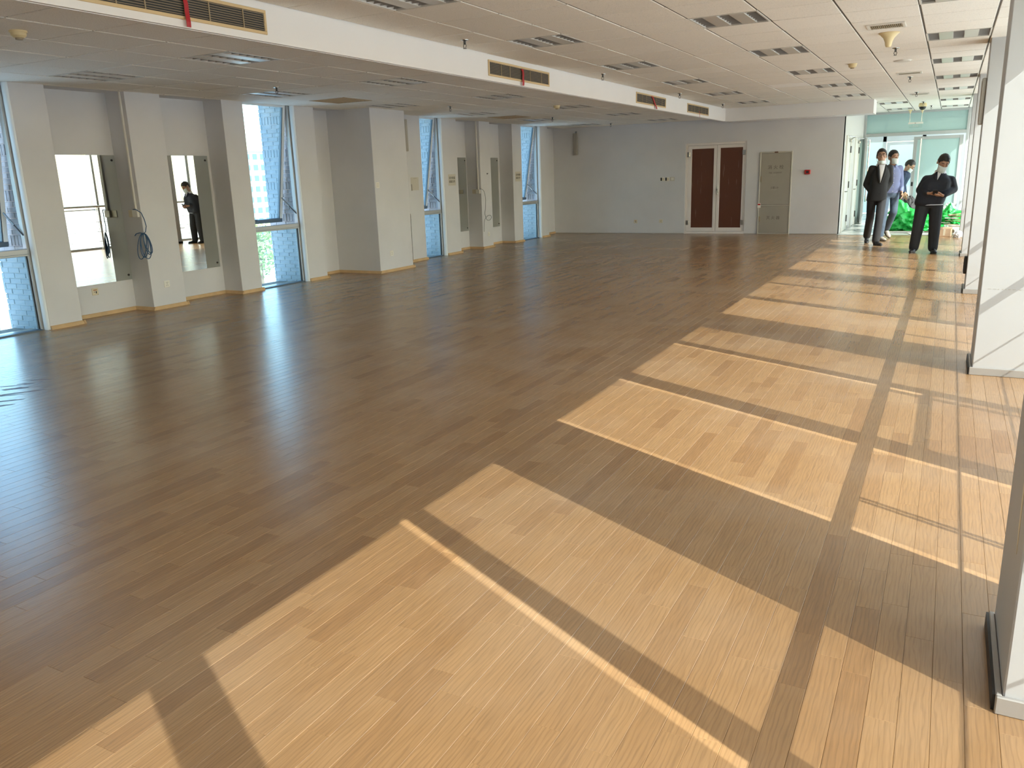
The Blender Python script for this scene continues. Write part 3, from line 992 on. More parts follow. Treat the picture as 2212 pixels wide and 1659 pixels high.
def entrance():
    d = thing('door_4', 'grey framed frosted glass entrance with one leaf standing open', 'entrance', (-.93, YE, 0), kind='structure')
    x0, x1 = XCOR, .30
    obj('post', M().cbox(x0, x0 + .06, YE - .05, YE + .05, 0, CEIL, .004), ALU, d)
    obj('post', M().cbox(x1 - .06, x1, YE - .05, YE + .05, 0, CEIL, .004), ALU, d)
    obj('head', M().cbox(x0 + .06, x1 - .06, YE - .05, YE + .05, 2.715, CEIL, .004), ALU, d)
    obj('crossbar', M().cbox(x0 + .06, x1 - .06, YE - .05, YE + .05, 2.17, 2.25, .004), ALU, d)
    obj('transom_pane', sheet_y(YE, x0 + .06, x1 - .06, 2.25, 2.715), FROST, d)
    def leaf(parent, T, name):
        w, h = 1.12, 2.13
        def tr(m):
            out = M(); out.v = [tuple(T @ Vector(v)) for v in m.v]; out.f = m.f; return out
        lf = obj(name, tr(M().cbox(0, .085, -.025, .025, .02, h, .004).cbox(w - .085, w, -.025, .025, .02, h, .004)
                          .cbox(.085, w - .085, -.025, .025, h - .075, h, .004).cbox(.085, w - .085, -.025, .025, .02, .14, .004)), ALU, parent)
        obj('pane', tr(sheet_y(0, .085, w - .085, .14, h - .075)), FROST, lf)
        obj('pull_handle', tr(M().tube([(.17, -.075, .55), (.17, -.075, 2.08)], .018, 8).tube([(.17, -.075, .7), (.17, -.02, .7)], .01, 6)
                              .tube([(.17, -.075, 1.95), (.17, -.02, 1.95)], .01, 6)), CHROME, lf, smooth=True)
        obj('lock', tr(M().cbox(.02, .065, -.034, -.024, .90, 1.0, .004)), BLACK, lf)
    leaf(d, Matrix.Translation((-.925, YE, 0)), 'door_leaf')
    leaf(d, Matrix.Translation((-2.035, YE - .03, 0)) @ Matrix.Rotation(math.radians(-86), 4, 'Z') @ Matrix.Translation((1.12, 0, 0)) @ Matrix.Rotation(math.pi, 4, 'Z'), 'door_leaf')
entrance()
# lobby behind the entrance
lob = M().box(-3.2, -3.0, YE + .1, 29.3, -.05, CEIL + .2).box(-3.2, XCOR, YE + .1, YE + .2, -.05, CEIL + .2)
wlob = obj('wall_lobby', lob, CORP)
tag(wlob, 'white lobby side wall beyond the glass entrance', 'wall', kind='structure')
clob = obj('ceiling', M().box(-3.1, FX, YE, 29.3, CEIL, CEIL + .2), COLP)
tag(clob, 'plain white lobby ceiling beyond the glass entrance', 'ceiling', kind='structure')
d5 = thing('door_5', 'pale framed inner glass door with a long pull bar in the lobby', 'door', (-1.4, 28, 0), kind='structure')
obj('post', M().cbox(-3.0, -2.92, 27.95, 28.05, 0, CEIL, .004), ALUW, d5)
obj('post', M().cbox(-1.92, -1.82, 27.95, 28.05, 0, CEIL, .004), ALUW, d5)
obj('post', M().cbox(-.85, -.75, 27.95, 28.05, 0, CEIL, .004), ALUW, d5)
obj('crossbar', M().cbox(-2.92, FX, 27.95, 28.05, 2.12, 2.28, .004), ALUW, d5)
obj('head', M().cbox(-2.92, FX, 27.95, 28.05, CEIL - .06, CEIL, .004), ALUW, d5)
lf5 = obj('leaf', M().cbox(-1.81, -1.72, 27.96, 28.02, .02, 2.11, .004).cbox(-.94, -.86, 27.96, 28.02, .02, 2.11, .004)
          .cbox(-1.72, -.94, 27.96, 28.02, 2.02, 2.11, .004).cbox(-1.72, -.94, 27.96, 28.02, .02, .13, .004), ALUW, d5)
obj('pane', sheet_y(27.99, -1.72, -.94, .13, 2.02), FROST, lf5)
obj('pull_bar', M().tube([(-1.02, 27.9, .6), (-1.02, 27.9, 2.1)], .02, 8), CHROME, lf5, smooth=True)
obj('side_pane', sheet_y(28, -2.92, -1.92, .02, 2.12), FROST, d5)
obj('side_pane', sheet_y(28, -.75, FX, .02, 2.12), FROST, d5)
obj('top_pane', sheet_y(28, -2.92, FX, 2.28, CEIL - .06), FROST, d5)

# ================================================================== ceiling fittings
def make_lamp(w, l, z, label, group):
    t = thing('recessed_light', label, 'ceiling light', (0, 0, z), group)
    a, b = w / 2, l / 2
    obj('frame', M().box(-a, a, -b, -b + .014, z - .002, z + .012).box(-a, a, b - .014, b, z - .002, z + .012)
        .box(-a, -a + .014, -b + .014, b - .014, z - .002, z + .012).box(a - .014, a, -b + .014, b - .014, z - .002, z + .012), LAMPF, t)
    obj('housing', M().box(-a, a, -b, b, z + .075, z + .08), LOUV, t)
    cw = (w - .028) / 5.6
    xs = [-a + .014 + cw * 0.5, 0, a - .014 - cw * 0.5]
    # three open louvre strips
    for cx in xs:
        m = M()
        for sx in (-1, 1):
            x0 = cx + sx * cw / 2
            m.add([(x0, -b + .014, z + .002), (x0, b - .014, z + .002), (x0 - sx * cw * .28, b - .014, z + .07), (x0 - sx * cw * .28, -b + .014, z + .07)], [(0, 1, 2, 3)])
        lv = obj('louvre_strip', m, LOUV, t)
        for k in range(7):
            yy = -b + .05 + (2 * b - .1) * k / 6
            obj('blade', M().box(cx - cw * .5, cx + cw * .5, yy - .0015, yy + .0015, z + .004, z + .04), LOUV, lv)
        obj('tube', M().tube([(cx, -b + .03, z + .055), (cx, b - .03, z + .055)], .013, 8), WPLAST, lv)
    # two closed reflector panels between
    for p, q in ((xs[0], xs[1]), (xs[1], xs[2])):
        obj('reflector', M().cbox(p + cw / 2, q - cw / 2, -b + .014, b - .014, z, z + .012, .003), LAMPP, t)
    return t
def spread(proto, spots, labels=None):
    for k, p in enumerate(spots):
        if k == 0:
            proto.location = p; ORIGIN[proto.name] = Vector(p)
            if labels: proto['label'] = labels[0]
        else:
            copy_tree(proto, p, labels[k] if labels else None)

lm = make_lamp(.594, .60, CEIL, 'square recessed louvre light, switched off, in the high tile ceiling', 'louvre lights of the high ceiling')
spread(lm, [(x, y, CEIL) for x, y in LIGHTS],
       ['%s square louvre light from the bulkhead in the row %s' % (ORD[5 - k % 6], ('beside the soffit', 'midway between soffit and columns', 'beside the sunny columns')[k // 6]) for k in range(18)])
lm3 = make_lamp(.594, .594, CEIL, 'square recessed louvre light, switched off, in the corridor ceiling', 'louvre lights of the corridor ceiling')
spread(lm3, [(x, y, CEIL) for x, y in LIGHTS3],
       ['corridor louvre light %s on the %s side' % (('away from the entrance', 'next to the entrance')[k % 2], ('white door', 'sunny column')[k // 2]) for k in range(4)])
lm2 = make_lamp(.615, .628, CEILL, 'square recessed louvre light, switched off, in the lowered ceiling', 'louvre lights of the lowered ceiling')
spread(lm2, [(x, y, CEILL) for x, y in LIGHTSL],
       ['%s square louvre light from the far wall in the lowered ceiling row beside the %s' % (ORD[7 - k % 8], ('soffit', 'windows')[k // 8]) for k in range(16)])

t = thing('access_panel', 'tan square return air panel in the lowered ceiling', 'ceiling panel', (0, 0, CEILL), 'tan panels of the lowered ceiling')
obj('frame', M().box(-.31, .31, -.316, -.29, CEILL - .004, CEILL + .01).box(-.31, .31, .29, .316, CEILL - .004, CEILL + .01)
    .box(-.31, -.285, -.29, .29, CEILL - .004, CEILL + .01).box(.285, .31, -.29, .29, CEILL - .004, CEILL + .01), TANP, t)
for k in range(8):
    xx = -.25 + .07 * k
    obj('slat', M().add([(xx, -.29, CEILL), (xx + .05, -.29, CEILL + .02), (xx + .05, .29, CEILL + .02), (xx, .29, CEILL),
                         (xx, -.29, CEILL + .003), (xx + .05, -.29, CEILL + .023), (xx + .05, .29, CEILL + .023), (xx, .29, CEILL + .003)],
                        [(0, 3, 2, 1), (4, 5, 6, 7), (0, 1, 5, 4), (1, 2, 6, 5), (2, 3, 7, 6), (3, 0, 4, 7)]), TANP, t)
spread(t, [(x, y, CEILL) for x, y in PANELS], ['tan slatted square panel in the lowered ceiling before the broad column', 'tan slatted square panel in the lowered ceiling by the grey cable'])

def make_sprinkler(z, label, group):
    t = thing('sprinkler', label, 'sprinkler', (0, 0, z), group)
    obj('escutcheon', M().lathe([(0, 0), (.04, 0), (.038, -.006), (.02, -.012), (0, -.012)], (0, 0, z), 16), STEEL, t, smooth=True)
    obj('body', M().lathe([(0, 0), (.012, 0), (.012, -.03), (.007, -.034), (0, -.034)], (0, 0, z - .01), 10), STEELD, t)
    obj('yoke', M().tube([(.010, 0, z - .04), (.017, 0, z - .055), (.006, 0, z - .078)], .0035, 5).tube([(-.010, 0, z - .04), (-.017, 0, z - .055), (-.006, 0, z - .078)], .0035, 5), STEELD, t)
    obj('deflector', M().lathe([(0, 0), (.018, 0), (.018, -.003), (0, -.003)], (0, 0, z - .078), 12), STEELD, t)
    return t
s1 = make_sprinkler(CEIL, 'small metal sprinkler head hanging from the high ceiling', 'sprinklers of the high ceiling')
spread(s1, [(x, y, CEIL) for x, y in ((-4.24, 7.17), (-4.23, 10.73), (-4.25, 14.36), (-4.24, 17.37), (-.69, 10.84), (-.69, 14.54), (-.71, 17.77))],
       ['%s small sprinkler head from the bulkhead along the soffit' % ORD[3 - k] for k in range(4)] + ['%s small sprinkler head from the corridor along the ceiling grilles' % ORD[2 - k] for k in range(3)])
s3 = make_sprinkler(CEIL, 'small metal sprinkler head above the corridor by the dome camera', 'sprinklers of the corridor')
spread(s3, [(-.675, 20.62, CEIL), (-.55, 22.2, CEIL)], ['small sprinkler head before the dome camera in the corridor', 'small sprinkler head between dome camera and exit sign'])
s2 = make_sprinkler(CEILL, 'small metal sprinkler head hanging from the lowered ceiling', 'sprinklers of the lowered ceiling')
spread(s2, [(x, y, CEILL) for x, y in ((-7.16, 7.69), (-7.16, 11.57), (-7.15, 15.4), (-7.1, 18.5))],
       ['%s small sprinkler head from the far wall in the lowered ceiling' % ORD[3 - k] for k in range(4)])

def make_smoke(z, label, group):
    t = thing('smoke_detector', label, 'smoke detector', (0, 0, z), group)
    obj('base', M().lathe([(0, 0), (.058, 0), (.058, -.014), (0, -.014)], (0, 0, z), 20), CREAM, t, smooth=True)
    obj('cap', M().lathe([(0, 0), (.052, 0), (.05, -.02), (.036, -.034), (0, -.036)], (0, 0, z - .014), 20), CREAM, t, smooth=True)
    obj('chamber', M().lathe([(0, 0), (.026, 0), (.024, -.012), (0, -.012)], (0, 0, z - .049), 14), SLAT, t)
    return t
sm = make_smoke(CEILL, 'yellowed round smoke detector on the lowered ceiling', 'smoke detectors of the lowered ceiling')
spread(sm, [(-5.92, 3.83, CEILL), (-5.91, 12.91, CEILL)], ['yellowed smoke detector below the fourth soffit grille from the bulkhead', 'yellowed smoke detector touching a louvre light in the lowered ceiling'])
sm2 = make_smoke(CEIL, 'yellowed round smoke detector on the high ceiling', None)
spread(sm2, [(-1.27, 12.08, CEIL)])

def ceiling_grille(y, ww, label):
    x0, x1 = -.845, -.505
    y0, y1 = y - ww / 2, y + ww / 2
    z = CEIL
    t = thing('ceiling_grille', label, 'air grille', ((x0 + x1) / 2, y, z))
    obj('frame', M().cbox(x0, x1, y0, y0 + .035, z - .012, z, .003).cbox(x0, x1, y1 - .035, y1, z - .012, z, .003)
        .cbox(x0, x0 + .03, y0 + .035, y1 - .035, z - .012, z, .003).cbox(x1 - .03, x1, y0 + .035, y1 - .035, z - .012, z, .003), LAMPF, t)
    obj('throat', M().box(x0 + .03, x1 - .03, y0 + .035, y1 - .035, z - .0025, z - .001), DARK, t)
    n = 17
    for k in range(n):
        xx = x0 + .036 + (x1 - x0 - .072) * k / (n - 1)
        obj('slat', M().box(xx - .004, xx + .004, y0 + .035, y1 - .035, z - .011, z - .003), SLAT, t)
ceiling_grille(9.045, .30, 'slatted ceiling air grille beside the trumpet-shaped fitting')
ceiling_grille(13.91, .26, 'slatted ceiling air grille beyond the flat round disc')
ceiling_grille(18.26, .26, 'slatted ceiling air grille near the dome camera')

t = thing('ceiling_antenna', 'yellowed trumpet-shaped fitting hanging from the high ceiling', 'ceiling antenna', (-.68, 9.565, CEIL))
obj('shell', M().lathe([(0, 0), (.098, 0), (.098, -.006), (.078, -.022), (.052, -.05), (.036, -.085), (.030, -.12), (.022, -.135), (0, -.138)], (-.68, 9.565, CEIL), 28), CREAM, t, smooth=True)
obj('mount_ring', M().lathe([(.09, .0), (.1, .0), (.1, -.004), (.09, -.004)], (-.68, 9.565, CEIL), 28), CREAMF, t)
t = thing('ceiling_disc', 'flat round pale disc fitting on the high ceiling', 'ceiling speaker', (-.683, 12.19, CEIL))
obj('disc', M().lathe([(0, 0), (.105, 0), (.10, -.014), (.07, -.022), (0, -.024)], (-.683, 12.19, CEIL), 28), LAMPF, t, smooth=True)
obj('rim', M().lathe([(.100, 0), (.112, 0), (.112, -.005), (.100, -.005)], (-.683, 12.19, CEIL), 28), WPLAST, t)
t = thing('dome_camera', 'cream dome camera with dark lens hanging above the corridor', 'security camera', (-.70, 21.18, CEIL))
obj('mount', M().lathe([(0, 0), (.07, 0), (.085, -.03), (.085, -.075), (0, -.08)], (-.70, 21.18, CEIL), 20), CREAM, t, smooth=True)
obj('dome', M().lathe([(.072, 0), (.068, -.03), (.05, -.056), (.02, -.07), (0, -.072)], (-.70, 21.18, CEIL - .076), 20), BLACK, t, smooth=True)

# exit sign hung on two rods
t = thing('exit_sign', 'thin unlit exit sign hung on two rods at the glass entrance', 'exit sign', (-.9, 23.56, CEIL))
for xx in (-1.045, -.775):
    obj('canopy', M().lathe([(0, 0), (.055, 0), (.04, -.02), (.018, -.055), (.014, -.09), (0, -.09)], (xx, 23.56, CEIL), 14), CREAM, t, smooth=True)
    obj('rod', M().tube([(xx, 23.56, CEIL - .085), (xx, 23.56, 2.47)], .006, 6), STEEL, t)
obj('box', M().cbox(-1.07, -.735, 23.545, 23.575, 2.425, 2.47, .004), WPLAST, t)
obj('indicator', M().cbox(-.925, -.895, 23.542, 23.546, 2.44, 2.452, .001), BLACK, t)
obj('clear_blade', M().box(-1.05, -.755, 23.557, 23.563, 2.33, 2.425), FGLASS, t)
text('lettering', 'EXIT', .06, CABE, t, (-.90, 23.5555, 2.375), (0, -1, 0))

# ================================================================== soffit air grilles and ribbons
def soffit_grille(y0, label, group):
    y1 = y0 + 1.54; z0, z1 = 2.552, 2.718
    x = SOFX
    t = thing('soffit_grille', label, 'air grille', (x, (y0 + y1) / 2, z0), group)
    fw = .022
    obj('frame', M().cbox(x, x + .012, y0, y1, z0, z0 + fw, .003).cbox(x, x + .012, y0, y1, z1 - fw, z1, .003)
        .cbox(x, x + .012, y0, y0 + fw, z0 + fw, z1 - fw, .003).cbox(x, x + .012, y1 - fw, y1, z0 + fw, z1 - fw, .003), CREAMF, t)
    obj('throat', M().box(x + .0005, x + .0015, y0 + fw, y1 - fw, z0 + fw, z1 - fw), DARK, t)
    n = 8
    for k in range(n):
        z = z0 + fw + .008 + (z1 - z0 - 2 * fw - .016) * k / (n - 1)
        obj('slat', M().add([(x + .005, y0 + fw, z + .001), (x + .010, y0 + fw, z - .001), (x + .010, y1 - fw, z - .001), (x + .005, y1 - fw, z + .001),
                             (x + .005, y0 + fw, z + .0035), (x + .010, y0 + fw, z + .0025), (x + .010, y1 - fw, z + .0025), (x + .005, y1 - fw, z + .0035)],
                            [(0, 1, 2, 3), (4, 7, 6, 5), (0, 4, 5, 1), (1, 5, 6, 2), (2, 6, 7, 3), (3, 7, 4, 0)]), SLAT, t)
    for k in range(1, 6):
        y = y0 + 1.54 * k / 6 + (.03 if k % 2 else -.02)
        obj('divider', M().box(x + .006, x + .0115, y - .004, y + .004, z0 + fw, z1 - fw), SLAT, t)
    return t
for k, y in enumerate((3.28, 8.13, 12.91, 15.81)):
    soffit_grille(y, '%s long slatted soffit air grille from the bulkhead' % ORD[3 - k], 'soffit air grilles')
def ribbon(y, z0, z1, lean, w, label, group):
    m = M(); n = 12
    pts = []
    for k in range(n + 1):
        f = k / n
        z = z1 + (z0 - z1) * f
        pts.append((SOFX + .014 + .012 * math.sin(f * 2.4) + .004 * math.sin(f * 9), y + lean * f + .006 * math.sin(f * 5), z))
    vs = []; fs = []
    for (px, py, pz) in pts:
        vs += [(px, py - w / 2, pz), (px, py + w / 2, pz), (px + .0015, py + w / 2, pz), (px + .0015, py - w / 2, pz)]
    for k in range(n):
        for j in range(4):
            fs.append((4 * k + j, 4 * k + (j + 1) % 4, 4 * k + 4 + (j + 1) % 4, 4 * k + 4 + j))
    fs += [(0, 1, 2, 3), (4 * n + 3, 4 * n + 2, 4 * n + 1, 4 * n)]
    m.add(vs, fs)
    r = thing('ribbon', label, 'ribbon', (SOFX + .02, y, z0), group)
    obj('strip', m, RED, r)
    obj('knot', M().cbox(SOFX + .011, SOFX + .02, y - w * .7, y + w * .7, z1 - .006, z1 + .008, .002), RED, r)
RB = 'narrow red ribbon hanging from a slatted soffit grille'
RB = 'narrow red ribbon hanging from the %s soffit grille from the bulkhead'
ribbon(4.07, SOFZ + .002, 2.70, .02, .035, RB % 'fourth', 'red ribbons on the soffit grilles')
ribbon(8.92, SOFZ + .002, 2.68, .0, .045, RB % 'third', 'red ribbons on the soffit grilles')
ribbon(13.68, SOFZ + .002, 2.69, .22, .07, RB % 'second', 'red ribbons on the soffit grilles')
ribbon(16.62, SOFZ - .01, 2.60, .0, .018, 'short thin red thread pair on the last soffit grille', None)

# ================================================================== mirrors, outlets, signs on the left wall
def mirror(y0, y1, label, yaw=0.0):
    z0, z1 = .383, 1.89
    t = thing('wall_mirror', label, 'mirror', (XREC, (y0 + y1) / 2, z0))
    xb, xf = XREC + .001, XREC + .012
    obj('backing', M().box(xb, xf - .001, y0, y1, z0, z1), MEDGE, t)
    m = M()
    dx = math.tan(yaw) * (y1 - y0)
    m.add([(xf + max(0, -dx) , y0, z0), (xf + max(0, dx), y1, z0), (xf + max(0, dx), y1, z1), (xf + max(0, -dx), y0, z1),
           (xf - .002, y0, z0), (xf - .002, y1, z0), (xf - .002, y1, z1), (xf - .002, y0, z1)],
          [(0, 1, 2, 3), (4, 7, 6, 5), (0, 4, 5, 1), (1, 5, 6, 2), (2, 6, 7, 3), (3, 7, 4, 0)])
    obj('glass', m, MIRROR, t)
    for yy in (y0 + .045, y1 - .045):
        for zz in (z0 + .06, z1 - .06):
            obj('screw_cap', M().lathe([(0, 0), (.014, 0), (.012, .006), (0, .007)], (xf + .001, yy, zz), 12, 'x'), BLACK, t)
mirror(5.83, 6.785, 'wall mirror reflecting the railing and the coiled blue cable')
mirror(7.33, 8.22, 'wall mirror reflecting the man looking down')
mirror(14.27, 15.10, 'wall mirror between the printed notice and the grey cable')
mirror(15.62, 16.50, 'narrow-looking wall mirror between the grey cable and a printed notice')

def outlet(pos, nrm, label, kind, name='wall_outlet', group=None):
    """86 mm plate; nrm is +x or -y"""
    x, y, z = pos
    t = thing(name, label, 'outlet', pos, group)
    s = .043
    def bx(u0, u1, w0, w1, d0, d1, e=.002):
        if nrm == 'x':
            return M().cbox(x + d0, x + d1, y + u0, y + u1, z + w0, z + w1, e)
        return M().cbox(x + u0, x + u1, y - d1, y - d0, z + w0, z + w1, e)
    obj('plate', bx(-s, s, -s, s, 0, .009, .004), BPLAST if kind != 'power' else WPLAST, t)
    if kind == 'power':
        for u, w in ((-.009, .018), (.009, .018), (0, .001), (-.010, -.017), (.010, -.017)):
            obj('slot', bx(u - .0028, u + .0028, w - .005, w + .005, .0088, .0095, .0002), BLACK, t)
    elif kind == 'data':
        obj('label_strip', bx(-.024, .024, .014, .024, .009, .010, .0003), ORNG, t)
        obj('port', bx(.004, .018, -.022, .004, .009, .0105, .0003), BLACK, t)
        obj('port', bx(-.018, -.010, -.008, .002, .009, .0105, .0003), BLACK, t)
        obj('mark', bx(.026, .038, -.038, -.032, .009, .0098, .0002), SLAT, t)
    else:
        obj('socket', bx(-.006, .006, -.006, .006, .009, .011, .001), BLACK, t)
outlet((XREC, 6.254, .298), 'x', 'beige data outlet with orange strip under the mirror', 'data')
outlet((XP, 7.02, .303), 'x', 'cream power outlet on the pilaster below the blue cable', 'power')
outlet((XREC, 10.43, .317), 'x', 'beige data outlet in the recess before the broad column', 'data')
outlet((-8.17, 11.117, .301), 'x', 'cream power outlet low on the broad white column', 'power')
outlet((XP, 15.38, .290), 'x', 'cream power outlet on the pilaster below the grey cable', 'power')
outlet((-6.83, YB, .292), '-y', 'beige data outlet low on the far wall', 'data')
outlet((-6.18, YB, .300), '-y', 'plain beige socket low on the far wall', 'single')

def wall_sign(pos, w, h, lines, label, size):
    x, y, z = pos
    t = thing('notice', label, 'sign', (x, y, z - h / 2))
    obj('sheet', M().box(x, x + .002, y - w / 2, y + w / 2, z - h / 2, z + h / 2), PAPER, t)
    for k, ln in enumerate(lines):
        text('lettering', ln, size, INK, t, (x + .0026, y, z + .035 - .07 * k), (1, 0, 0))
wall_sign((XP, 13.99, 1.45), .27, .215, ['请勿吸烟', '谢谢合作'], 'printed notice on the pilaster beside the window next to the broad column', .056)
wall_sign((XP, 16.83, 1.47), .27, .215, ['请勿吸烟', '谢谢合作'], 'printed notice on the pilaster before the last window', .056)
t = thing('paper_tag', 'small white paper tag on the edge of the broad column', 'paper tag', (-8.17, 10.86, 1.37))
obj('sheet', M().box(-8.17, -8.168, 10.82, 10.91, 1.37, 1.46), PAPERW, t)
for k in range(3):
    obj('printed_line', M().box(-8.168, -8.1675, 10.835, 10.895, 1.39 + .022 * k, 1.394 + .022 * k), GREYSP, t)
t = thing('paper_sheet', 'yellowed paper sheet taped beside the window behind the broad column', 'paper', (XP, 12.68, 1.29))
obj('sheet', M().box(XP, XP + .002, 12.57, 12.82, 1.29, 1.52), PAPER, t)
obj('tape', M().box(XP + .002, XP + .003, 12.66, 12.76, 1.50, 1.508), GREYSP, t)
obj('pen_clip', M().box(XP + .001, XP + .012, 12.575, 12.59, 1.285, 1.40), GREYSP, t)

def trunking_box(y, x, zt, label):
    """surface trunking down a pilaster side, ending in a box"""
    t = thing('cable_trunking', label, 'cable trunking', (x, y, 1.15))
    obj('channel', M().cbox(x - .012, x + .012, y - .022, y, 1.235, CEILL, .003), WPLAST, t)
    obj('switch_box', M().cbox(x - .05, x + .045, y - .035, y, 1.15, 1.235, .004), WPLAST, t)
    obj('side_box', M().cbox(x - .15, x - .055, y - .008, y, 1.15, 1.235, .003), BPLAST, t)
trunking_box(6.79, -8.768, CEILL, 'white cable trunking with box above the coiled blue cable')
trunking_box(15.13, -8.765, CEILL, 'white cable trunking with box above the grey cable')
t = thing('coiled_cable', 'coiled blue network cable hanging from a white wall box', 'cable', (-8.70, 6.77, .60))
def arc(c, ry, rz, a0, a1, n, tilt=0, dx=0):
    out = []
    for k in range(n + 1):
        a = a0 + (a1 - a0) * k / n
        u, w = ry * math.cos(a), rz * math.sin(a)
        out.append((c[0] + dx * math.sin(a * 1.5), c[1] + u * math.cos(tilt) - w * math.sin(tilt), c[2] + u * math.sin(tilt) + w * math.cos(tilt)))
    return out
cy = 6.765
lead = [(-8.77, 6.742, 1.243), (-8.72, 6.74, 1.245), (-8.675, 6.775, 1.20), (-8.655, 6.79, 1.12), (-8.65, 6.80, 1.04), (-8.66, 6.785, .97), (-8.672, cy + .0, .955)]
obj('lead', M().tube(lead, .0055, 6), BLUE, t, smooth=True)
def loop(ax, az, ox, oz, tilt, r=.0055):
    pts = []
    for k in range(25):
        a = math.pi / 2 + 2 * math.pi * k / 24
        u, w = ax * math.cos(a), az * (math.sin(a) - 1)
        uu = u * math.cos(tilt) - w * math.sin(tilt); ww = u * math.sin(tilt) + w * math.cos(tilt)
        pts.append((-8.668 + ox + uu * .55, cy + uu * .8, .955 + oz + ww))
    obj('loop', M().tube(pts, r, 6), BLUE, t, smooth=True)
loop(.045, .145, 0, 0, -.10); loop(.055, .155, -.004, 0, .05); loop(.035, .125, .004, 0, .22); loop(.03, .13, .008, .0, .12)
loop(.05, .16, -.008, .004, -.22)
obj('tail', M().tube([(-8.672, cy, .955), (-8.70, cy - .03, .965), (-8.74, cy - .05, .955), (-8.76, cy - .06, .93)], .0055, 6), BLUE, t, smooth=True)
t = thing('loose_cable', 'grey network cable hanging with one loop from a wall box', 'cable', (-8.66, 15.2, .45))
pts = [(-8.72, 15.10, 1.235), (-8.69, 15.10, 1.245), (-8.655, 15.16, 1.20), (-8.645, 15.20, 1.05), (-8.65, 15.19, .85), (-8.655, 15.17, .72), (-8.65, 15.24, .60),
       (-8.65, 15.36, .59), (-8.65, 15.44, .64), (-8.652, 15.38, .69), (-8.655, 15.26, .67), (-8.66, 15.16, .60), (-8.655, 15.12, .48), (-8.655, 15.11, .36)]
def smooth_path(pts, n=6):
    P = [Vector(p) for p in pts]; out = []
    for i in range(len(P) - 1):
        p0, p1, p2, p3 = P[max(i - 1, 0)], P[i], P[i + 1], P[min(i + 2, len(P) - 1)]
        for k in range(n):
            t_ = k / n
            out.append(.5 * ((2 * p1) + (-p0 + p2) * t_ + (2 * p0 - 5 * p1 + 4 * p2 - p3) * t_ ** 2 + (-p0 + 3 * p1 - 3 * p2 + p3) * t_ ** 3))
    out.append(P[-1])
    return out
sp_ = smooth_path(pts)
obj('lead', M().tube(sp_[:36], .005, 6), GREYC, t, smooth=True)
obj('loop', M().tube(sp_[35:], .005, 6), GREYC, t, smooth=True)
t = thing('cable_hook', 'small black cable hook on the pilaster above the grey cable', 'hook', (XP, 15.4, 1.55))
obj('plate', M().cbox(XP, XP + .008, 15.39, 15.415, 1.535, 1.565, .003), BLACK, t)
obj('peg', M().tube([(XP + .005, 15.402, 1.55), (XP + .025, 15.402, 1.55), (XP + .028, 15.402, 1.562)], .004, 6), BLACK, t)

def wall_speaker(pos, axis, label):
    x, y, z0, z1 = pos
    t = thing('column_speaker', label, 'loudspeaker', (x, y, z0))
    if axis == 'x-':
        b = (x - .045, x, y - .05, y + .05)
        g = (x - .048, x - .044, y - .04, y + .04)
        br = (x - .01, x + .004, y - .02, y + .02)
    elif axis == '+y':
        b = (x - .055, x + .055, y, y + .07); g = (x - .045, x + .045, y + .07, y + .073); br = (x - .02, x + .02, y - .002, y + .01)
    else:
        b = (x - .055, x + .055, y - .075, y - .012); g = (x - .045, x + .045, y - .078, y - .074); br = (x - .02, x + .02, y - .02, y + .001)
    obj('body', M().cbox(*b, z0, z1, .008), GREYSP, t)
    obj('grille', M().cbox(*g, z0 + .03, z1 - .03, .002), SLAT if axis == 'x-' else GREYSP, t)
    obj('bracket', M().box(*br, z1 - .12, z1 + .05 if axis == '-y' else z1 - .06), STEEL, t)
wall_speaker((.257, 10.80, 1.88, 2.37), 'x-', 'slim brown column loudspeaker on the side of a white column')
wall_speaker((-8.22, 11.73, 1.95, 2.465), '+y', 'slim grey column loudspeaker on the far side of the broad column')
wall_speaker((-8.405, YB, 1.94, 2.465), '-y', 'slim grey column loudspeaker in the corner of the far wall')
t = thing('floor_socket', 'black socket box low on the side of a white column', 'socket box', (.24, 10.95, .24))
obj('box', M().cbox(.225, .257, 10.80, 10.90, .22, .42, .004), BLACK, t)
obj('cover', M().cbox(.221, .226, 10.81, 10.89, .24, .40, .002), RUBBER, t)
# tall steel edge of a cupboard niche behind the broad column
t = thing('niche_door', 'tall grey steel niche door edge beside the broad column', 'cabinet door', (-8.74, 12.47, 0))
obj('panel', M().cbox(-8.95, -8.70, 12.455, 12.488, .02, 1.86, .004), WALL, t)
obj('edge_strip', M().cbox(-8.705, -8.685, 12.45, 12.487, .02, .86, .003), STEEL, t)
obj('latch', M().cbox(-8.70, -8.675, 12.44, 12.47, .84, .88, .003), CHROME, t)

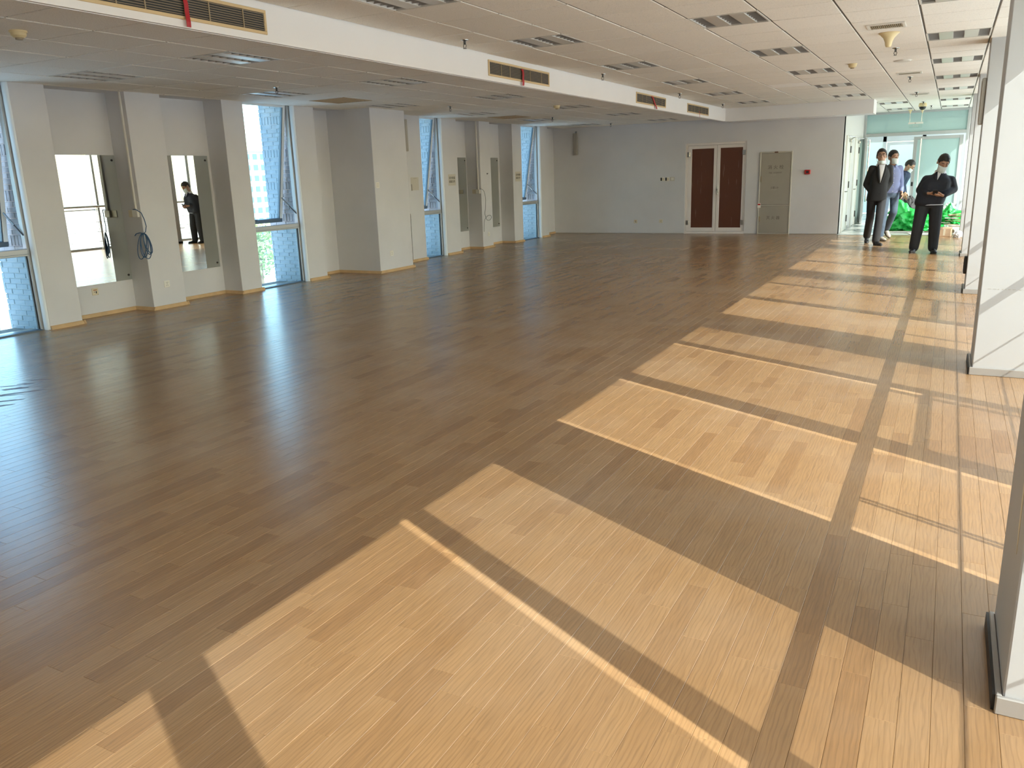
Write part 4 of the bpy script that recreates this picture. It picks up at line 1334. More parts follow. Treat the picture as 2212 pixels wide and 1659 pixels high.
# ================================================================== far wall fittings
def hydrant_cabinet():
    x0, x1 = -3.875, -3.16
    y = YB
    t = thing('hydrant_cabinet', 'grey steel fire hydrant cabinet with two doors and lettering', 'cabinet', ((x0 + x1) / 2, y, 0))
    e = .028
    obj('frame', M().cbox(x0, x0 + e, y - .03, y, 0, 1.83, .004).cbox(x1 - e, x1, y - .03, y, 0, 1.83, .004)
        .cbox(x0 + e, x1 - e, y - .03, y, 1.80, 1.83, .004).cbox(x0 + e, x1 - e, y - .03, y, 0, .02, .003).cbox(x0 + e, x1 - e, y - .03, y, .632, .655, .003), CABE, t)
    u = obj('door', M().cbox(x0 + e + .003, x1 - e - .003, y - .022, y - .004, .658, 1.797, .004), CABM, t)
    lo = obj('door', M().cbox(x0 + e + .003, x1 - e - .003, y - .022, y - .004, .023, .629, .004), CABM, t)
    obj('handle', M().cbox(x0 + .035, x0 + .06, y - .034, y - .022, 1.17, 1.30, .004), SLAT, u)
    obj('handle', M().cbox(x0 + .035, x0 + .065, y - .034, y - .022, .28, .40, .004), SLAT, lo)
    xc = (x0 + x1) / 2
    text('lettering', '消 火 栓', .10, CABT, u, (xc, y - .0228, 1.483), (0, -1, 0))
    text('lettering', 'FIRE  HYDRANT', .048, CABT, u, (xc, y - .0228, 1.365), (0, -1, 0), .85)
    text('lettering', '火警119', .058, CABT, u, (xc - .01, y - .0228, 1.033), (0, -1, 0), .85)
    text('lettering', '灭 火 器', .085, CABT, lo, (xc - .01, y - .0228, .364), (0, -1, 0))
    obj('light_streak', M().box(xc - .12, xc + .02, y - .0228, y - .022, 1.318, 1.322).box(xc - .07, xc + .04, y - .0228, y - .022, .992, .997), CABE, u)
    obj('top_mark', M().box(xc - .035, xc + .04, y - .0315, y - .03, 1.803, 1.826), DOORB, t)
    s_ = obj('sticker', M().box(x0 - .01, x0 + .065, y - .0325, y - .031, .595, .70), PAPERW, t)
    obj('sticker_band', M().box(x0 - .002, x0 + .057, y - .0335, y - .0325, .655, .685), REDP, s_)
hydrant_cabinet()
t = thing('fire_alarm', 'small red fire alarm call point on the far wall', 'fire alarm', (-2.83, YB, 1.31))
obj('body', M().cbox(-2.892, -2.765, YB - .05, YB, 1.313, 1.411, .012), REDP, t)
obj('press_plate', M().cbox(-2.855, -2.80, YB - .053, YB - .049, 1.338, 1.388, .003), RUBBER, t)
t = thing('thermostat_row', 'row of thermostats and switches on the far wall', 'thermostat', (-6.02, YB, 1.24))
for k, xx in enumerate((-6.16, -6.04, -5.91)):
    p = obj('plate', M().cbox(xx - .055, xx + .055, YB - .012, YB, 1.246, 1.338, .004), WPLAST if k < 2 else PAPER, t)
    if k < 2:
        obj('display', M().cbox(xx - .042, xx - .005, YB - .0135, YB - .0115, 1.255, 1.33, .001), BLACK, p)
        obj('button_panel', M().cbox(xx + .005, xx + .045, YB - .0132, YB - .0115, 1.262, 1.322, .001), BPLAST, p)
    else:
        obj('rocker', M().cbox(xx - .03, xx + .03, YB - .015, YB - .011, 1.262, 1.322, .002), WPLAST, p)

# ================================================================== people
SKIN = principled('skin', (0.46, 0.27, 0.18), 0.5, vary=(20, 0.08))
HAIR = principled('black_hair', (0.012, 0.011, 0.011), 0.45)
SUIT = principled('suit_black', (0.010, 0.011, 0.013), 0.75, bump=(14, 0.35, 0.01))
TROU = principled('trouser_charcoal', (0.022, 0.023, 0.027), 0.8, bump=(12, 0.4, 0.012))
NAVY = principled('jacket_navy', (0.007, 0.010, 0.019), 0.7, bump=(11, 0.5, 0.015))
NAVY2 = principled('work_jacket_navy', (0.012, 0.03, 0.075), 0.75, bump=(12, 0.5, 0.012))
BLUESH = principled('shirt_blue', (0.20, 0.24, 0.42), 0.8, bump=(14, 0.5, 0.012), vary=(70, 0.08))
JEAN = principled('jeans', (0.075, 0.11, 0.16), 0.85, bump=(14, 0.4, 0.012), vary=(9, 0.25))
WSHIRT = principled('shirt_white', (0.72, 0.73, 0.76), 0.7)
MASKM = principled('mask_paper', (0.66, 0.76, 0.76), 0.8)
SHOEB = principled('shoe_black', (0.012, 0.012, 0.013), 0.4)
SHOEG = principled('shoe_grey', (0.40, 0.38, 0.34), 0.7)
SOLE = principled('shoe_sole', (0.05, 0.045, 0.04), 0.7)
EYEW = principled('eye_white', (0.7, 0.68, 0.64), 0.3)
LENS = glass_material('spectacle_lens', (0.92, 0.94, 0.95))
GLOVE = principled('yellow_glove', (0.72, 0.42, 0.06), 0.7)

def remeshed(name, m, voxel, smooth=4):
    me = m.mesh(name + '_src')
    t = bpy.data.objects.new(name + '_src', me)
    COL.objects.link(t)
    md = t.modifiers.new('r', 'REMESH'); md.mode = 'VOXEL'; md.voxel_size = voxel; md.adaptivity = 0
    if smooth:
        sm_ = t.modifiers.new('s', 'SMOOTH'); sm_.iterations = smooth; sm_.factor = 0.5
    dg = bpy.context.evaluated_depsgraph_get()
    out = bpy.data.meshes.new_from_object(t.evaluated_get(dg))
    bpy.data.objects.remove(t); bpy.data.meshes.remove(me)
    out.name = name
    out.materials.clear()
    return out
def limb(m, pts, rad, n=10):
    pts = [Vector(p) for p in pts]
    for i in range(len(pts) - 1):
        k = 4
        m.tube([pts[i].lerp(pts[i + 1], j / k) for j in range(k + 1)], [rad[i] + (rad[i + 1] - rad[i]) * j / k for j in range(k + 1)], n)
    for p, r in zip(pts, rad):
        m.ellip(p, (r, r, r), 10, 8)
def ring(c, rx, ry, rot=0, n=20, p=2.4):
    out = []
    for k in range(n):
        a = 2 * math.pi * k / n
        ca, sa = math.cos(a), math.sin(a)
        x = rx * math.copysign(abs(ca) ** (2 / p), ca); y = ry * math.copysign(abs(sa) ** (2 / p), sa)
        out.append(Vector(c) + Vector((x * math.cos(rot) - y * math.sin(rot), x * math.sin(rot) + y * math.cos(rot), 0)))
    return out
def hand(m, wrist, d, nrm, thumb, curl=0.5, s=1.0):
    """palm and five fingers; d finger direction, nrm the side they curl to, thumb the side of the thumb"""
    d = Vector(d).normalized(); nrm = Vector(nrm); nrm = (nrm - d * nrm.dot(d)).normalized(); th = Vector(thumb)
    th = (th - d * th.dot(d) - nrm * th.dot(nrm)).normalized()
    w = Vector(wrist)
    offs = [.031, .011, -.010, -.029]; ln = [.92, 1.0, .94, .74]
    for o, l in zip(offs, ln):
        kn = w + (d * .088 + th * o) * s
        limb(m, [w + th * o * .6 * s, kn], [.017 * s, .0125 * s], 8)
        p = kn; dirv = d.copy(); pts = [p]
        for q, seg in enumerate((.042, .027, .021)):
            ang = curl * (0.7 if q == 0 else 1.0)
            dirv = (dirv * math.cos(ang) + nrm * math.sin(ang)).normalized()
            nn = (nrm - dirv * nrm.dot(dirv))
            p = p + dirv * seg * l * s
            pts.append(p)
        limb(m, pts, [.0105 * s, .0098 * s, .009 * s, .0078 * s], 8)
    t0 = w + (d * .022 + th * .026) * s
    t1 = t0 + (th * .030 + d * .032 + nrm * .012) * s
    t2 = t1 + (d * .030 + th * .006 + nrm * .016) * s
    t3 = t2 + (d * .022 + nrm * .010) * s
    limb(m, [t0, t1, t2, t3], [.016 * s, .0125 * s, .0108 * s, .009 * s], 8)

def person(label, loc, rotz, J, look):
    """J: joints in local space (front is -y); look: garments"""
    head_piv = Vector(J['neck']) + Vector((0, 0, .055))
    hy, hp, hr = [math.radians(a) for a in look.get('head', (0, 0, 0))]
    HM = Matrix.Translation(head_piv) @ Matrix.Rotation(hy, 4, 'Z') @ Matrix.Rotation(hr, 4, 'Y') @ Matrix.Rotation(hp, 4, 'X') @ Matrix.Scale(1.09, 4)
    H3 = HM.to_3x3()
    hp3 = lambda p: HM @ Vector(p)
    sc = look.get('girth', 1.0)
    # --- body: one continuous skin surface
    b = M()
    pel, che, nek = Vector(J['pelvis']), Vector(J['chest']), Vector(J['neck'])
    b.ellip(hp3((0, .012, .115)), (.077, .097, .104), 18, 14, H3)
    b.ellip(hp3((0, -.020, .050)), (.060, .070, .070), 16, 12, H3)
    b.ellip(hp3((0, -.052, .006)), (.030, .032, .024), 12, 8, H3)
    b.ellip(hp3((.036, -.052, .070)), (.026, .026, .024), 10, 8, H3); b.ellip(hp3((-.036, -.052, .070)), (.026, .026, .024), 10, 8, H3)
    limb(b, [hp3((0, -.082, .112)), hp3((0, -.100, .074))], [.009, .014])
    b.ellip(hp3((0, -.094, .068)), (.019, .013, .010), 10, 8, H3)
    b.ellip(hp3((0, -.083, .036)), (.025, .010, .006), 10, 8, H3); b.ellip(hp3((0, -.082, .026)), (.022, .010, .007), 10, 8, H3)
    for sx in (-1, 1):
        b.ellip(hp3((sx * .030, -.078, .126)), (.024, .012, .007), 10, 8, H3)
        b.ellip(hp3((sx * .079, .014, .086)), (.009, .021, .034), 10, 8, H3)
    limb(b, [nek + Vector((0, .02, -.06)), hp3((0, .012, .05))], [.060 * sc, .054])
    rr = [ring(pel + Vector((0, 0, -.08)), .14 * sc, .10 * sc), ring(pel.lerp(che, .4), .13 * sc, .095 * sc), ring(che, .155 * sc, .10 * sc), ring(nek + Vector((0, 0, -.05)), .075, .065), ring(nek, .05, .05)]
    b.loft(rr)
    for s_ in 'LR':
        limb(b, [J['sh' + s_], J['el' + s_], J['wr' + s_]], [.045, .038, .028])
        limb(b, [J['hip' + s_], J['kn' + s_], J['an' + s_]], [.075, .05, .04])
        hd = J.get('hand' + s_)
        if hd:
            hand(b, J['wr' + s_], *hd)
    root = obj('person', None, look.get('skin', SKIN), me=remeshed('person', b, .0062, 2), smooth='all')
    tag(root, label, 'person')
    # --- eyes, brows
    for sx in (-1, 1):
        if look.get('eyes') == 'open':
            e = obj('eye', M().ellip(hp3((sx * .031, -.0835, .106)), (.0115, .0065, .0042), 10, 8, H3), EYEW, root, smooth='all')
            obj('iris', M().ellip(hp3((sx * .031, -.0885, .106)), (.0052, .003, .0042), 8, 6, H3), BLACK, e, smooth='all')
            obj('upper_lid', M().tube([hp3((sx * .019, -.0885, .1075)), hp3((sx * .031, -.0905, .1105)), hp3((sx * .044, -.086, .108))], .0026, 6), root.data.materials[0], e)
        else:
            e = obj('eyelid', M().ellip(hp3((sx * .031, -.0825, .106)), (.0135, .0085, .0075), 10, 8, H3), root.data.materials[0], root, smooth='all')
            obj('lashes', M().tube([hp3((sx * .019, -.0885, .102)), hp3((sx * .031, -.0915, .1005)), hp3((sx * .044, -.086, .102))], .0016, 5), HAIR, e)
        obj('eyebrow', M().tube([hp3((sx * .014, -.092, .128)), hp3((sx * .032, -.090, .133)), hp3((sx * .050, -.080, .127))], .0042, 6), HAIR, root)
    # --- hair: cap over the skull with a hairline
    rec = look.get('receding', 0.0)
    bm = bmesh.new()
    bmesh.ops.create_uvsphere(bm, u_segments=30, v_segments=22, radius=1)
    for v in bm.verts:
        v.co = Vector((v.co.x * .0835, v.co.y * .1045 + .014, v.co.z * .1085 + .119))
    kill = []
    for f in bm.faces:
        c = f.calc_center_median()
        k = max(0, min(1, (.055 - c.y) / .13))
        zm = .035 + k * (.135 + rec) - (.02 if abs(c.x) > .066 and c.y > -.03 else 0)
        if c.z < zm:
            kill.append(f)
    bmesh.ops.delete(bm, geom=kill, context='FACES')
    for v in bm.verts:
        n = mnoise.noise(v.co * 60) * .005 + mnoise.noise(v.co * 25) * .004
        d = (v.co - Vector((0, .014, .11))).normalized()
        v.co = HM @ (v.co + d * n)
    bmesh.ops.solidify(bm, geom=bm.faces[:], thickness=.008)
    me = bpy.data.meshes.new('hair'); bm.to_mesh(me); bm.free()
    obj('hair', None, HAIR, root, me=me, smooth='all')
    # --- mask
    mo = look.get('mask')
    if mo is not None:
        g = M(); nu, nv = 15, 7; vs_ = []
        for j in range(nv):
            v = j / (nv - 1)
            for i in range(nu):
                th_ = math.radians(-72 + 144 * i / (nu - 1))
                x_ = .073 * math.sin(th_) * (.84 + .16 * v)
                y_ = -.020 - .094 * math.cos(th_) * (.86 + .14 * math.sin(math.pi * min(1, .25 + v * .75))) - .008 * math.exp(-(th_ / .35) ** 2) * v
                z_ = -.022 + .100 * mo[2] * v - .010 * (1 - math.cos(th_)) * (v - .5) + .0025 * math.sin(v * 14)
                vs_.append(hp3((x_, y_ + mo[1], z_ + mo[0])))
        fs_ = [(j * nu + i, j * nu + i + 1, (j + 1) * nu + i + 1, (j + 1) * nu + i) for j in range(nv - 1) for i in range(nu - 1)]
        g.add(vs_, fs_)
        mk = obj('face_mask', g, MASKM, root, smooth='all')
        md = mk.modifiers.new('thick', 'SOLIDIFY'); md.thickness = .003
        for sx in (-1, 1):
            obj('ear_loop', M().tube([hp3((sx * .068, -.042 + mo[1], .082 * mo[2] - .02 + mo[0])), hp3((sx * .083, -.01, .105)), hp3((sx * .086, .022, .10)), hp3((sx * .082, .01, .06)), hp3((sx * .062, -.045 + mo[1], -.006 + mo[0]))], .0016, 5), MASKM, mk)
    if look.get('glasses'):
        gl = obj('spectacles', M().tube([hp3((-.006, -.104, .106)), hp3((.006, -.104, .106))], .002, 5)
                 .tube([hp3((-.056, -.092, .110)), hp3((-.080, .01, .105))], .002, 5).tube([hp3((.056, -.092, .110)), hp3((.080, .01, .105))], .002, 5), BLACK, root)
        for sx in (-1, 1):
            pts_ = [hp3((sx * .031 + .025 * math.cos(a), -.101 + .006 * abs(math.cos(a)), .105 + .017 * math.sin(a))) for a in [2 * math.pi * k / 14 for k in range(15)]]
            obj('rim', M().tube(pts_, .0018, 5, False), BLACK, gl)
            obj('lens', M().add(pts_[:-1], [tuple(range(14))]), LENS, gl)
    # --- upper garment
    T = look['top']
    def torso_rings(grow=0):
        out = []
        for f, rx, ry, dz in T['rings']:
            base = pel.lerp(che, f) if f <= 1 else che.lerp(nek, f - 1)
            out.append((base + Vector((0, 0, dz)), rx + grow, ry + grow))
        return out
    g = M()
    TR = torso_rings()
    g.loft([ring(c, rx, ry, 0, 22, 2.5) for c, rx, ry in TR])
    sr = T.get('sleeve', (.066, .056, .046))
    for s_ in 'LR':
        sh, el, wr = Vector(J['sh' + s_]), Vector(J['el' + s_]), Vector(J['wr' + s_])
        limb(g, [nek.lerp(sh, .45) + Vector((0, 0, -.045)), sh, el, wr.lerp(el, .12)], [.060, sr[0], sr[1], sr[2]], 12)
    top = obj(T['name'], None, T['mat'], root, me=remeshed(T['name'], g, .011, 3), smooth='all')
    def front_y(x, z):
        for (c0, rx0, ry0), (c1, rx1, ry1) in zip(TR[:-1], TR[1:]):
            if min(c0.z, c1.z) <= z <= max(c0.z, c1.z):
                f = (z - c0.z) / (c1.z - c0.z + 1e-9)
                c = c0.lerp(c1, f); rx = rx0 + (rx1 - rx0) * f; ry = ry0 + (ry1 - ry0) * f
                u = min(.98, abs((x - c.x) / rx))
                return c.y - ry * (1 - u ** 2.5) ** (1 / 2.5), c.x
        return nek.y - .07, nek.x
    # collar around the neck
    cc = nek + Vector((0, -.002, -.015))
    def band(name, r0, r1, z0, z1, mat, par, gap=.55):
        m = M(); n = 22; vs_ = []
        for k in range(n + 1):
            a = math.pi * 1.5 + gap / 2 + (2 * math.pi - gap) * k / n
            dirx, diry = math.cos(a), math.sin(a)
            fr_ = .5 - .5 * diry
            vs_ += [cc + Vector((dirx * r0, diry * r0 * 1.05, z0 - fr_ * .02)), cc + Vector((dirx * r1, diry * r1 * 1.05, z1 - fr_ * .03)),
                    cc + Vector((dirx * (r1 + .012), diry * (r1 + .012) * 1.05, z1 - fr_ * .03 - .004)), cc + Vector((dirx * (r0 + .03), diry * (r0 + .03) * 1.05, z0 - fr_ * .02 + .004))]
        fs_ = []
        for k in range(n):
            for q in range(4):
                fs_.append((4 * k + q, 4 * k + (q + 1) % 4, 4 * k + 4 + (q + 1) % 4, 4 * k + 4 + q))
        fs_ += [(0, 1, 2, 3), (4 * n + 3, 4 * n + 2, 4 * n + 1, 4 * n)]
        m.add(vs_, fs_)
        return obj(name, m, mat, par, smooth=True)
    V = look.get('vee')
    if V:
        band('shirt_collar', .064, .066, -.005, .052, V['mat'], root)
        m = M(); rows, cols = 9, 5; vs_ = []
        zt, zb, hw = V['top'], V['bottom'], V['half']
        for r_ in range(rows):
            f = r_ / (rows - 1); z = zt + (zb - zt) * f; w_ = hw * (1 - f) + .003
            for c_ in range(cols):
                u = -1 + 2 * c_ / (cols - 1)
                yy, cx = front_y(nek.x, z)
                x_ = cx + V.get('shift', 0) + u * w_
                yy, _ = front_y(x_, z)
                vs_.append((x_, yy - .006 - .004 * (1 - abs(u)), z))
        m.add(vs_, [(r_ * cols + c_, r_ * cols + c_ + 1, (r_ + 1) * cols + c_ + 1, (r_ + 1) * cols + c_) for r_ in range(rows - 1) for c_ in range(cols - 1)])
        sh_ = obj('shirt_front', m, V['mat'], root, smooth='all')
        md = sh_.modifiers.new('thick', 'SOLIDIFY'); md.thickness = .01; md.offset = 0
        for sx in (-1, 1):
            m = M(); vs_ = []
            for r_ in range(rows):
                f = r_ / (rows - 1); z = zt + (zb - zt) * f; w_ = hw * (1 - f)
                lw_ = .018 + .03 * math.sin(math.pi * min(1, f * 1.05)) ** .7
                for q in range(3):
                    yy, cx = front_y(nek.x, z)
                    x_ = cx + V.get('shift', 0) + sx * (w_ + lw_ * q / 2)
                    yy, _ = front_y(x_, z)
                    vs_.append((x_, yy - .013, z))
            m.add(vs_, [(r_ * 3 + q, r_ * 3 + q + 1, (r_ + 1) * 3 + q + 1, (r_ + 1) * 3 + q) for r_ in range(rows - 1) for q in range(2)])
            lp = obj('lapel', m, T['mat'], top, smooth='all')
            md = lp.modifiers.new('thick', 'SOLIDIFY'); md.thickness = .008; md.offset = 0
    elif look.get('collar'):
        band('collar', .064, .066, -.01, .05, look['collar'], top)
    nb = look.get('buttons', 0)
    for k in range(nb):
        z = look['button_z'][0] + (look['button_z'][1] - look['button_z'][0]) * k / max(1, nb - 1)
        yy, cx = front_y(nek.x, z)
        xx = cx + look.get('button_x', 0)
        yy, _ = front_y(xx, z)
        obj('button', M().lathe([(0, 0), (.007, 0), (.006, -.004), (0, -.005)], (xx, yy - .005, z), 10, 'y'), look.get('button_mat', BLACK), top)
    # --- trousers
    g = M()
    tm = look['trouser']
    pr_ = look.get('pelvis_r', (.165, .115))
    g.loft([ring(pel + Vector((0, 0, dz)), pr_[0] * k, pr_[1] * k, 0, 20) for dz, k in ((-.13, .75), (-.08, .95), (0, 1.0), (.08, .97), (.12, .94))])
    lr = look.get('leg_r', (.092, .072, .062))
    for s_ in 'LR':
        hip, kn, an = Vector(J['hip' + s_]), Vector(J['kn' + s_]), Vector(J['an' + s_])
        limb(g, [hip, kn, an + Vector((0, 0, .0))], list(lr), 12)
    obj('trousers', None, tm, root, me=remeshed('trousers', g, .011, 3), smooth='all')
    if look.get('belt'):
        obj('belt', M().loft([ring(pel + Vector((0, 0, dz)), pr_[0] * .985, pr_[1] * .985, 0, 24) for dz in (.085, .118)]), look['belt'], root)
    if look.get('hem'):
        obj('shirt_hem', M().loft([ring(pel + Vector((.012, -.008, dz)), pr_[0] * 1.03, pr_[1] * 1.03, 0, 24) for dz in (-.085, -.073)]), look['hem'], root)
    # --- shoes
    for s_ in 'LR':
        an = Vector(J['an' + s_]); yaw, pit = look.get('foot' + s_, (0, 0))
        FM = Matrix.Translation(an) @ Matrix.Rotation(math.radians(yaw), 4, 'Z') @ Matrix.Rotation(math.radians(pit), 4, 'X')
        F3 = FM.to_3x3()
        g = M()
        g.ellip(FM @ Vector((0, .012, -.045)), (.038, .052, .045), 12, 8, F3)
        g.ellip(FM @ Vector((0, -.06, -.045)), (.042, .075, .038), 12, 8, F3)
        g.ellip(FM @ Vector((0, -.135, -.058)), (.046, .075, .030), 12, 8, F3)
        g.ellip(FM @ Vector((0, .0, .005)), (.040, .045, .04), 12, 8, F3)
        sh_ = obj('shoe', None, look['shoe'], root, me=remeshed('shoe', g, .007, 2), smooth='all')
        out = []
        for k in range(20):
            a = 2 * math.pi * k / 20
            yy = -.072 - .142 * math.cos(a); wx = (.044 if yy < -.06 else .038) * math.sin(a)
            out.append((wx, yy))
        so = M()
        so.loft([[FM @ Vector((x_, y_, z_)) for x_, y_ in out] for z_ in (-.088, -.070)])
        obj('sole', so, SOLE, sh_)
    root.location = loc
    root.rotation_euler = (0, 0, math.radians(rotz))
    return root

def mk_joints(loc, rotz, feet, neck=(0, 0), lean=(0, 0), pelvis=(0, 0), hip_w=.09, height=1.47, bend=(.05, .05), hipz=.93, shw=.19, shdrop=.06):
    """feet: world offsets (dx, dy, z) of the ankles for L (viewer's right) and R"""
    a = math.radians(-rotz)
    def toloc(dx, dy, z):
        return Vector((dx * math.cos(a) - dy * math.sin(a), dx * math.sin(a) + dy * math.cos(a), z))
    J = {}
    J['pelvis'] = Vector((pelvis[0], pelvis[1], hipz + .02))
    J['neck'] = Vector((neck[0], neck[1], height))
    J['chest'] = J['pelvis'].lerp(J['neck'], .62) + Vector((lean[0], lean[1], 0))
    for s_, sx, f, bd in (('L', 1, feet[0], bend[0]), ('R', -1, feet[1], bend[1])):
        J['hip' + s_] = J['pelvis'] + Vector((sx * hip_w, 0, -.03))
        J['an' + s_] = toloc(*f)
        J['kn' + s_] = J['hip' + s_].lerp(J['an' + s_], .52) + Vector((0, -bd, 0))
        J['sh' + s_] = J['neck'] + Vector((sx * shw, .01, -shdrop))
    return J
SUITR = [(-.42, .178, .128, 0), (0, .170, .128, 0), (.45, .155, .118, 0), (1.0, .168, .125, 0), (1.5, .140, .108, 0), (1.8, .095, .085, 0), (2.0, .07, .06, -.005)]

# man in the dark suit, walking
loc1, rot1 = (-1.20, 17.02, 0), 16
J = mk_joints(loc1, rot1, ((.05, -.16, .088), (-.15, .36, .14)), neck=(.03, -.01), height=1.47, bend=(.035, .09), shw=.158)
J['elL'] = Vector((.222, .05, 1.14)); J['wrL'] = Vector((.135, -.03, 1.0)); J['handL'] = ((-.45, .1, -1), (-1, 0, 0), (0, -1, 0), .35)
J['elR'] = Vector((-.195, .07, 1.12)); J['wrR'] = Vector((-.125, -.02, 1.0)); J['handR'] = ((.45, .1, -1), (1, 0, 0), (0, -1, 0), .35)
person('man in black suit walking with his mask pulled under his chin', loc1, rot1, J,
       dict(head=(-10, -3, -2), mask=(-.022, .0, .55), eyes='open', glasses=True, vee=dict(mat=WSHIRT, top=1.475, bottom=1.14, half=.058),
            top=dict(name='suit_jacket', mat=SUIT, rings=SUITR, sleeve=(.060, .056, .050)), trouser=TROU, shoe=SHOEB, footL=(18, 0), footR=(-10, 22),
            buttons=2, button_z=(1.10, .98), leg_r=(.088, .074, .070)))

# man in blue shirt, stepping behind him
loc2, rot2 = (-1.05, 18.25, 0), 24
J = mk_joints(loc2, rot2, ((-.02, .22, .20), (-.10, -.30, .088)), neck=(.0, -.02), height=1.45, bend=(.16, .04), shw=.15)
J['elL'] = Vector((.215, .05, 1.13)); J['wrL'] = Vector((.16, -.15, .93)); J['handL'] = ((0, -.55, -.8), (-1, 0, 0), (0, -.8, .6), .45)
J['elR'] = Vector((-.25, .07, 1.12)); J['wrR'] = Vector((-.22, -.10, .90)); J['handR'] = ((0, -.3, -1), (1, 0, 0), (0, -1, 0), .45)
person('man in blue shirt and jeans with face mask behind the suited man', loc2, rot2, J,
       dict(head=(14, 4, 0), mask=(0, 0, 1.0), collar=BLUESH,
            top=dict(name='shirt', mat=BLUESH, rings=[(-.12, .170, .118, 0), (.3, .155, .118, 0), (.6, .155, .118, 0), (1.0, .165, .120, 0), (1.5, .140, .105, 0), (1.8, .10, .08, 0), (2.0, .07, .06, -.005)], sleeve=(.062, .054, .044)),
            trouser=JEAN, shoe=SHOEG, footL=(10, 35), footR=(10, 0), buttons=6, button_z=(1.38, .95), button_mat=WSHIRT, belt=BLACK))

# man in navy work jacket bent over the pile
loc3, rot3 = (-1.06, 21.55, 0), 84
J = mk_joints(loc3, rot3, ((.03, -.13, .088), (-.02, .14, .088)), neck=(0, -.12), height=1.29, lean=(0, -.02), bend=(.05, .05), shw=.16)
J['elL'] = Vector((.20, -.06, 1.02)); J['wrL'] = Vector((.15, -.12, .79)); J['handL'] = ((0, -.2, -1), (-1, 0, 0), (0, -1, 0), .6)
J['elR'] = Vector((-.20, -.06, 1.02)); J['wrR'] = Vector((-.16, -.14, .83)); J['handR'] = ((0, -.25, -1), (1, 0, 0), (0, -1, 0), .6)
person('man in navy work jacket bending his head over the green sheets', loc3, rot3, J,
       dict(head=(0, 44, 0), mask=(0, 0, 1.0), receding=.035, collar=NAVY2,
            top=dict(name='work_jacket', mat=NAVY2, rings=[(-.2, .178, .125, 0), (.2, .185, .130, 0), (.6, .175, .125, 0), (1.0, .19, .130, 0), (1.55, .18, .115, 0), (1.85, .11, .085, 0), (2.0, .07, .06, -.005)]),
            trouser=TROU, shoe=SHOEB))

# man in dark jacket reading his phone
loc4, rot4 = (-.31, 15.58, 0), 4
J = mk_joints(loc4, rot4, ((.145, -.04, .088), (-.145, -.04, .088)), neck=(.145, -.06), height=1.335, pelvis=(.035, 0), hip_w=.10, hipz=.86, shw=.215, bend=(.03, .03), shdrop=.075)
J['shL'] = Vector((.315, -.02, 1.185)); J['shR'] = Vector((-.045, -.01, 1.205))
J['elL'] = Vector((.365, .02, 1.045)); J['wrL'] = Vector((.205, -.215, .955)); J['handL'] = ((-.85, -.35, .05), (0, .25, 1), (-.2, -.3, 1), .38)
J['elR'] = Vector((-.125, .02, 1.04)); J['wrR'] = Vector((-.015, -.205, .995)); J['handR'] = ((.85, -.35, -.25), (0, .25, 1), (.2, -.3, 1), .38)
person('man in dark navy jacket and black trousers looking down at his phone', loc4, rot4, J,
       dict(head=(16, 32, 9), mask=(0, 0, 1.0), girth=1.12, vee=dict(mat=WSHIRT, top=1.335, bottom=1.20, half=.034, shift=-.01), hem=WSHIRT,
            top=dict(name='blouson', mat=NAVY, rings=[(-.34, .195, .150, 0), (-.18, .225, .175, 0), (.25, .232, .178, 0), (.65, .235, .175, 0), (1.0, .222, .165, 0), (1.35, .180, .140, 0), (1.7, .115, .10, 0), (2.0, .07, .06, -.005)], sleeve=(.078, .072, .052)),
            trouser=principled('trouser_black', (.018, .020, .024), .8, bump=(12, .4, .012)), shoe=SHOEB, footL=(8, 0), footR=(-14, 0), pelvis_r=(.185, .14), leg_r=(.112, .092, .078)))
ph = thing('phone', 'small dark phone held in both hands by the man looking down', 'phone', (-.20, 15.30, .99))
PM = Matrix.Translation((-.205, 15.272, 1.004)) @ Matrix.Rotation(math.radians(-35), 4, 'X')
def tm(m, T):
    o = M(); o.v = [tuple(T @ Vector(v)) for v in m.v]; o.f = m.f; return o
obj('case', tm(M().cbox(-.036, .036, -.072, .072, -.004, .004, .003), PM), BLACK, ph)
obj('screen', tm(M().box(-.032, .032, -.066, .066, .004, .0046), PM), RUBBER, ph)

# ================================================================== heap of sheets and scraps at the entrance
def crumple(name, label, cat, c, r, mat, seed, amp=.38, group=None, freq=2.4, sub=5, tops=()):
    bm = bmesh.new()
    bmesh.ops.create_icosphere(bm, subdivisions=sub, radius=1)
    off = Vector((seed * 7.3, seed * 3.1, seed * 1.7))
    for v in bm.verts:
        d = v.co.normalized()
        n = 1 - abs(mnoise.noise(d * freq + off)) * 2.0
        n2 = 1 - abs(mnoise.noise(d * freq * 2.3 + off * 2)) * 2.0
        n3 = 1 - abs(mnoise.noise(d * freq * 5.1 + off * 3)) * 2.0
        k = 1 + amp * (n * .75 + n2 * .38 + n3 * .14 - .45)
        p = Vector((d.x * r[0] * k, d.y * r[1] * k, d.z * r[2] * k))
        for tx, ty, th, tw in tops:
            g = math.exp(-((p.x - tx) ** 2 + (p.y - ty) ** 2) / (tw * tw))
            if p.z > 0:
                p.z += th * g
        p.z = max(p.z + r[2] * .55, 0.0) if p.z > -r[2] * .55 else .0
        v.co = p
    me = bpy.data.meshes.new(name); bm.to_mesh(me); bm.free()
    me.materials.append(mat)
    me.polygons.foreach_set('use_smooth', [True] * len(me.polygons))
    me.set_sharp_from_angle(angle=math.radians(48))
    o = bpy.data.objects.new(name, me); COL.objects.link(o); o.location = c
    ORIGIN[o.name] = Vector(c)
    return tag(o, label, cat, group)
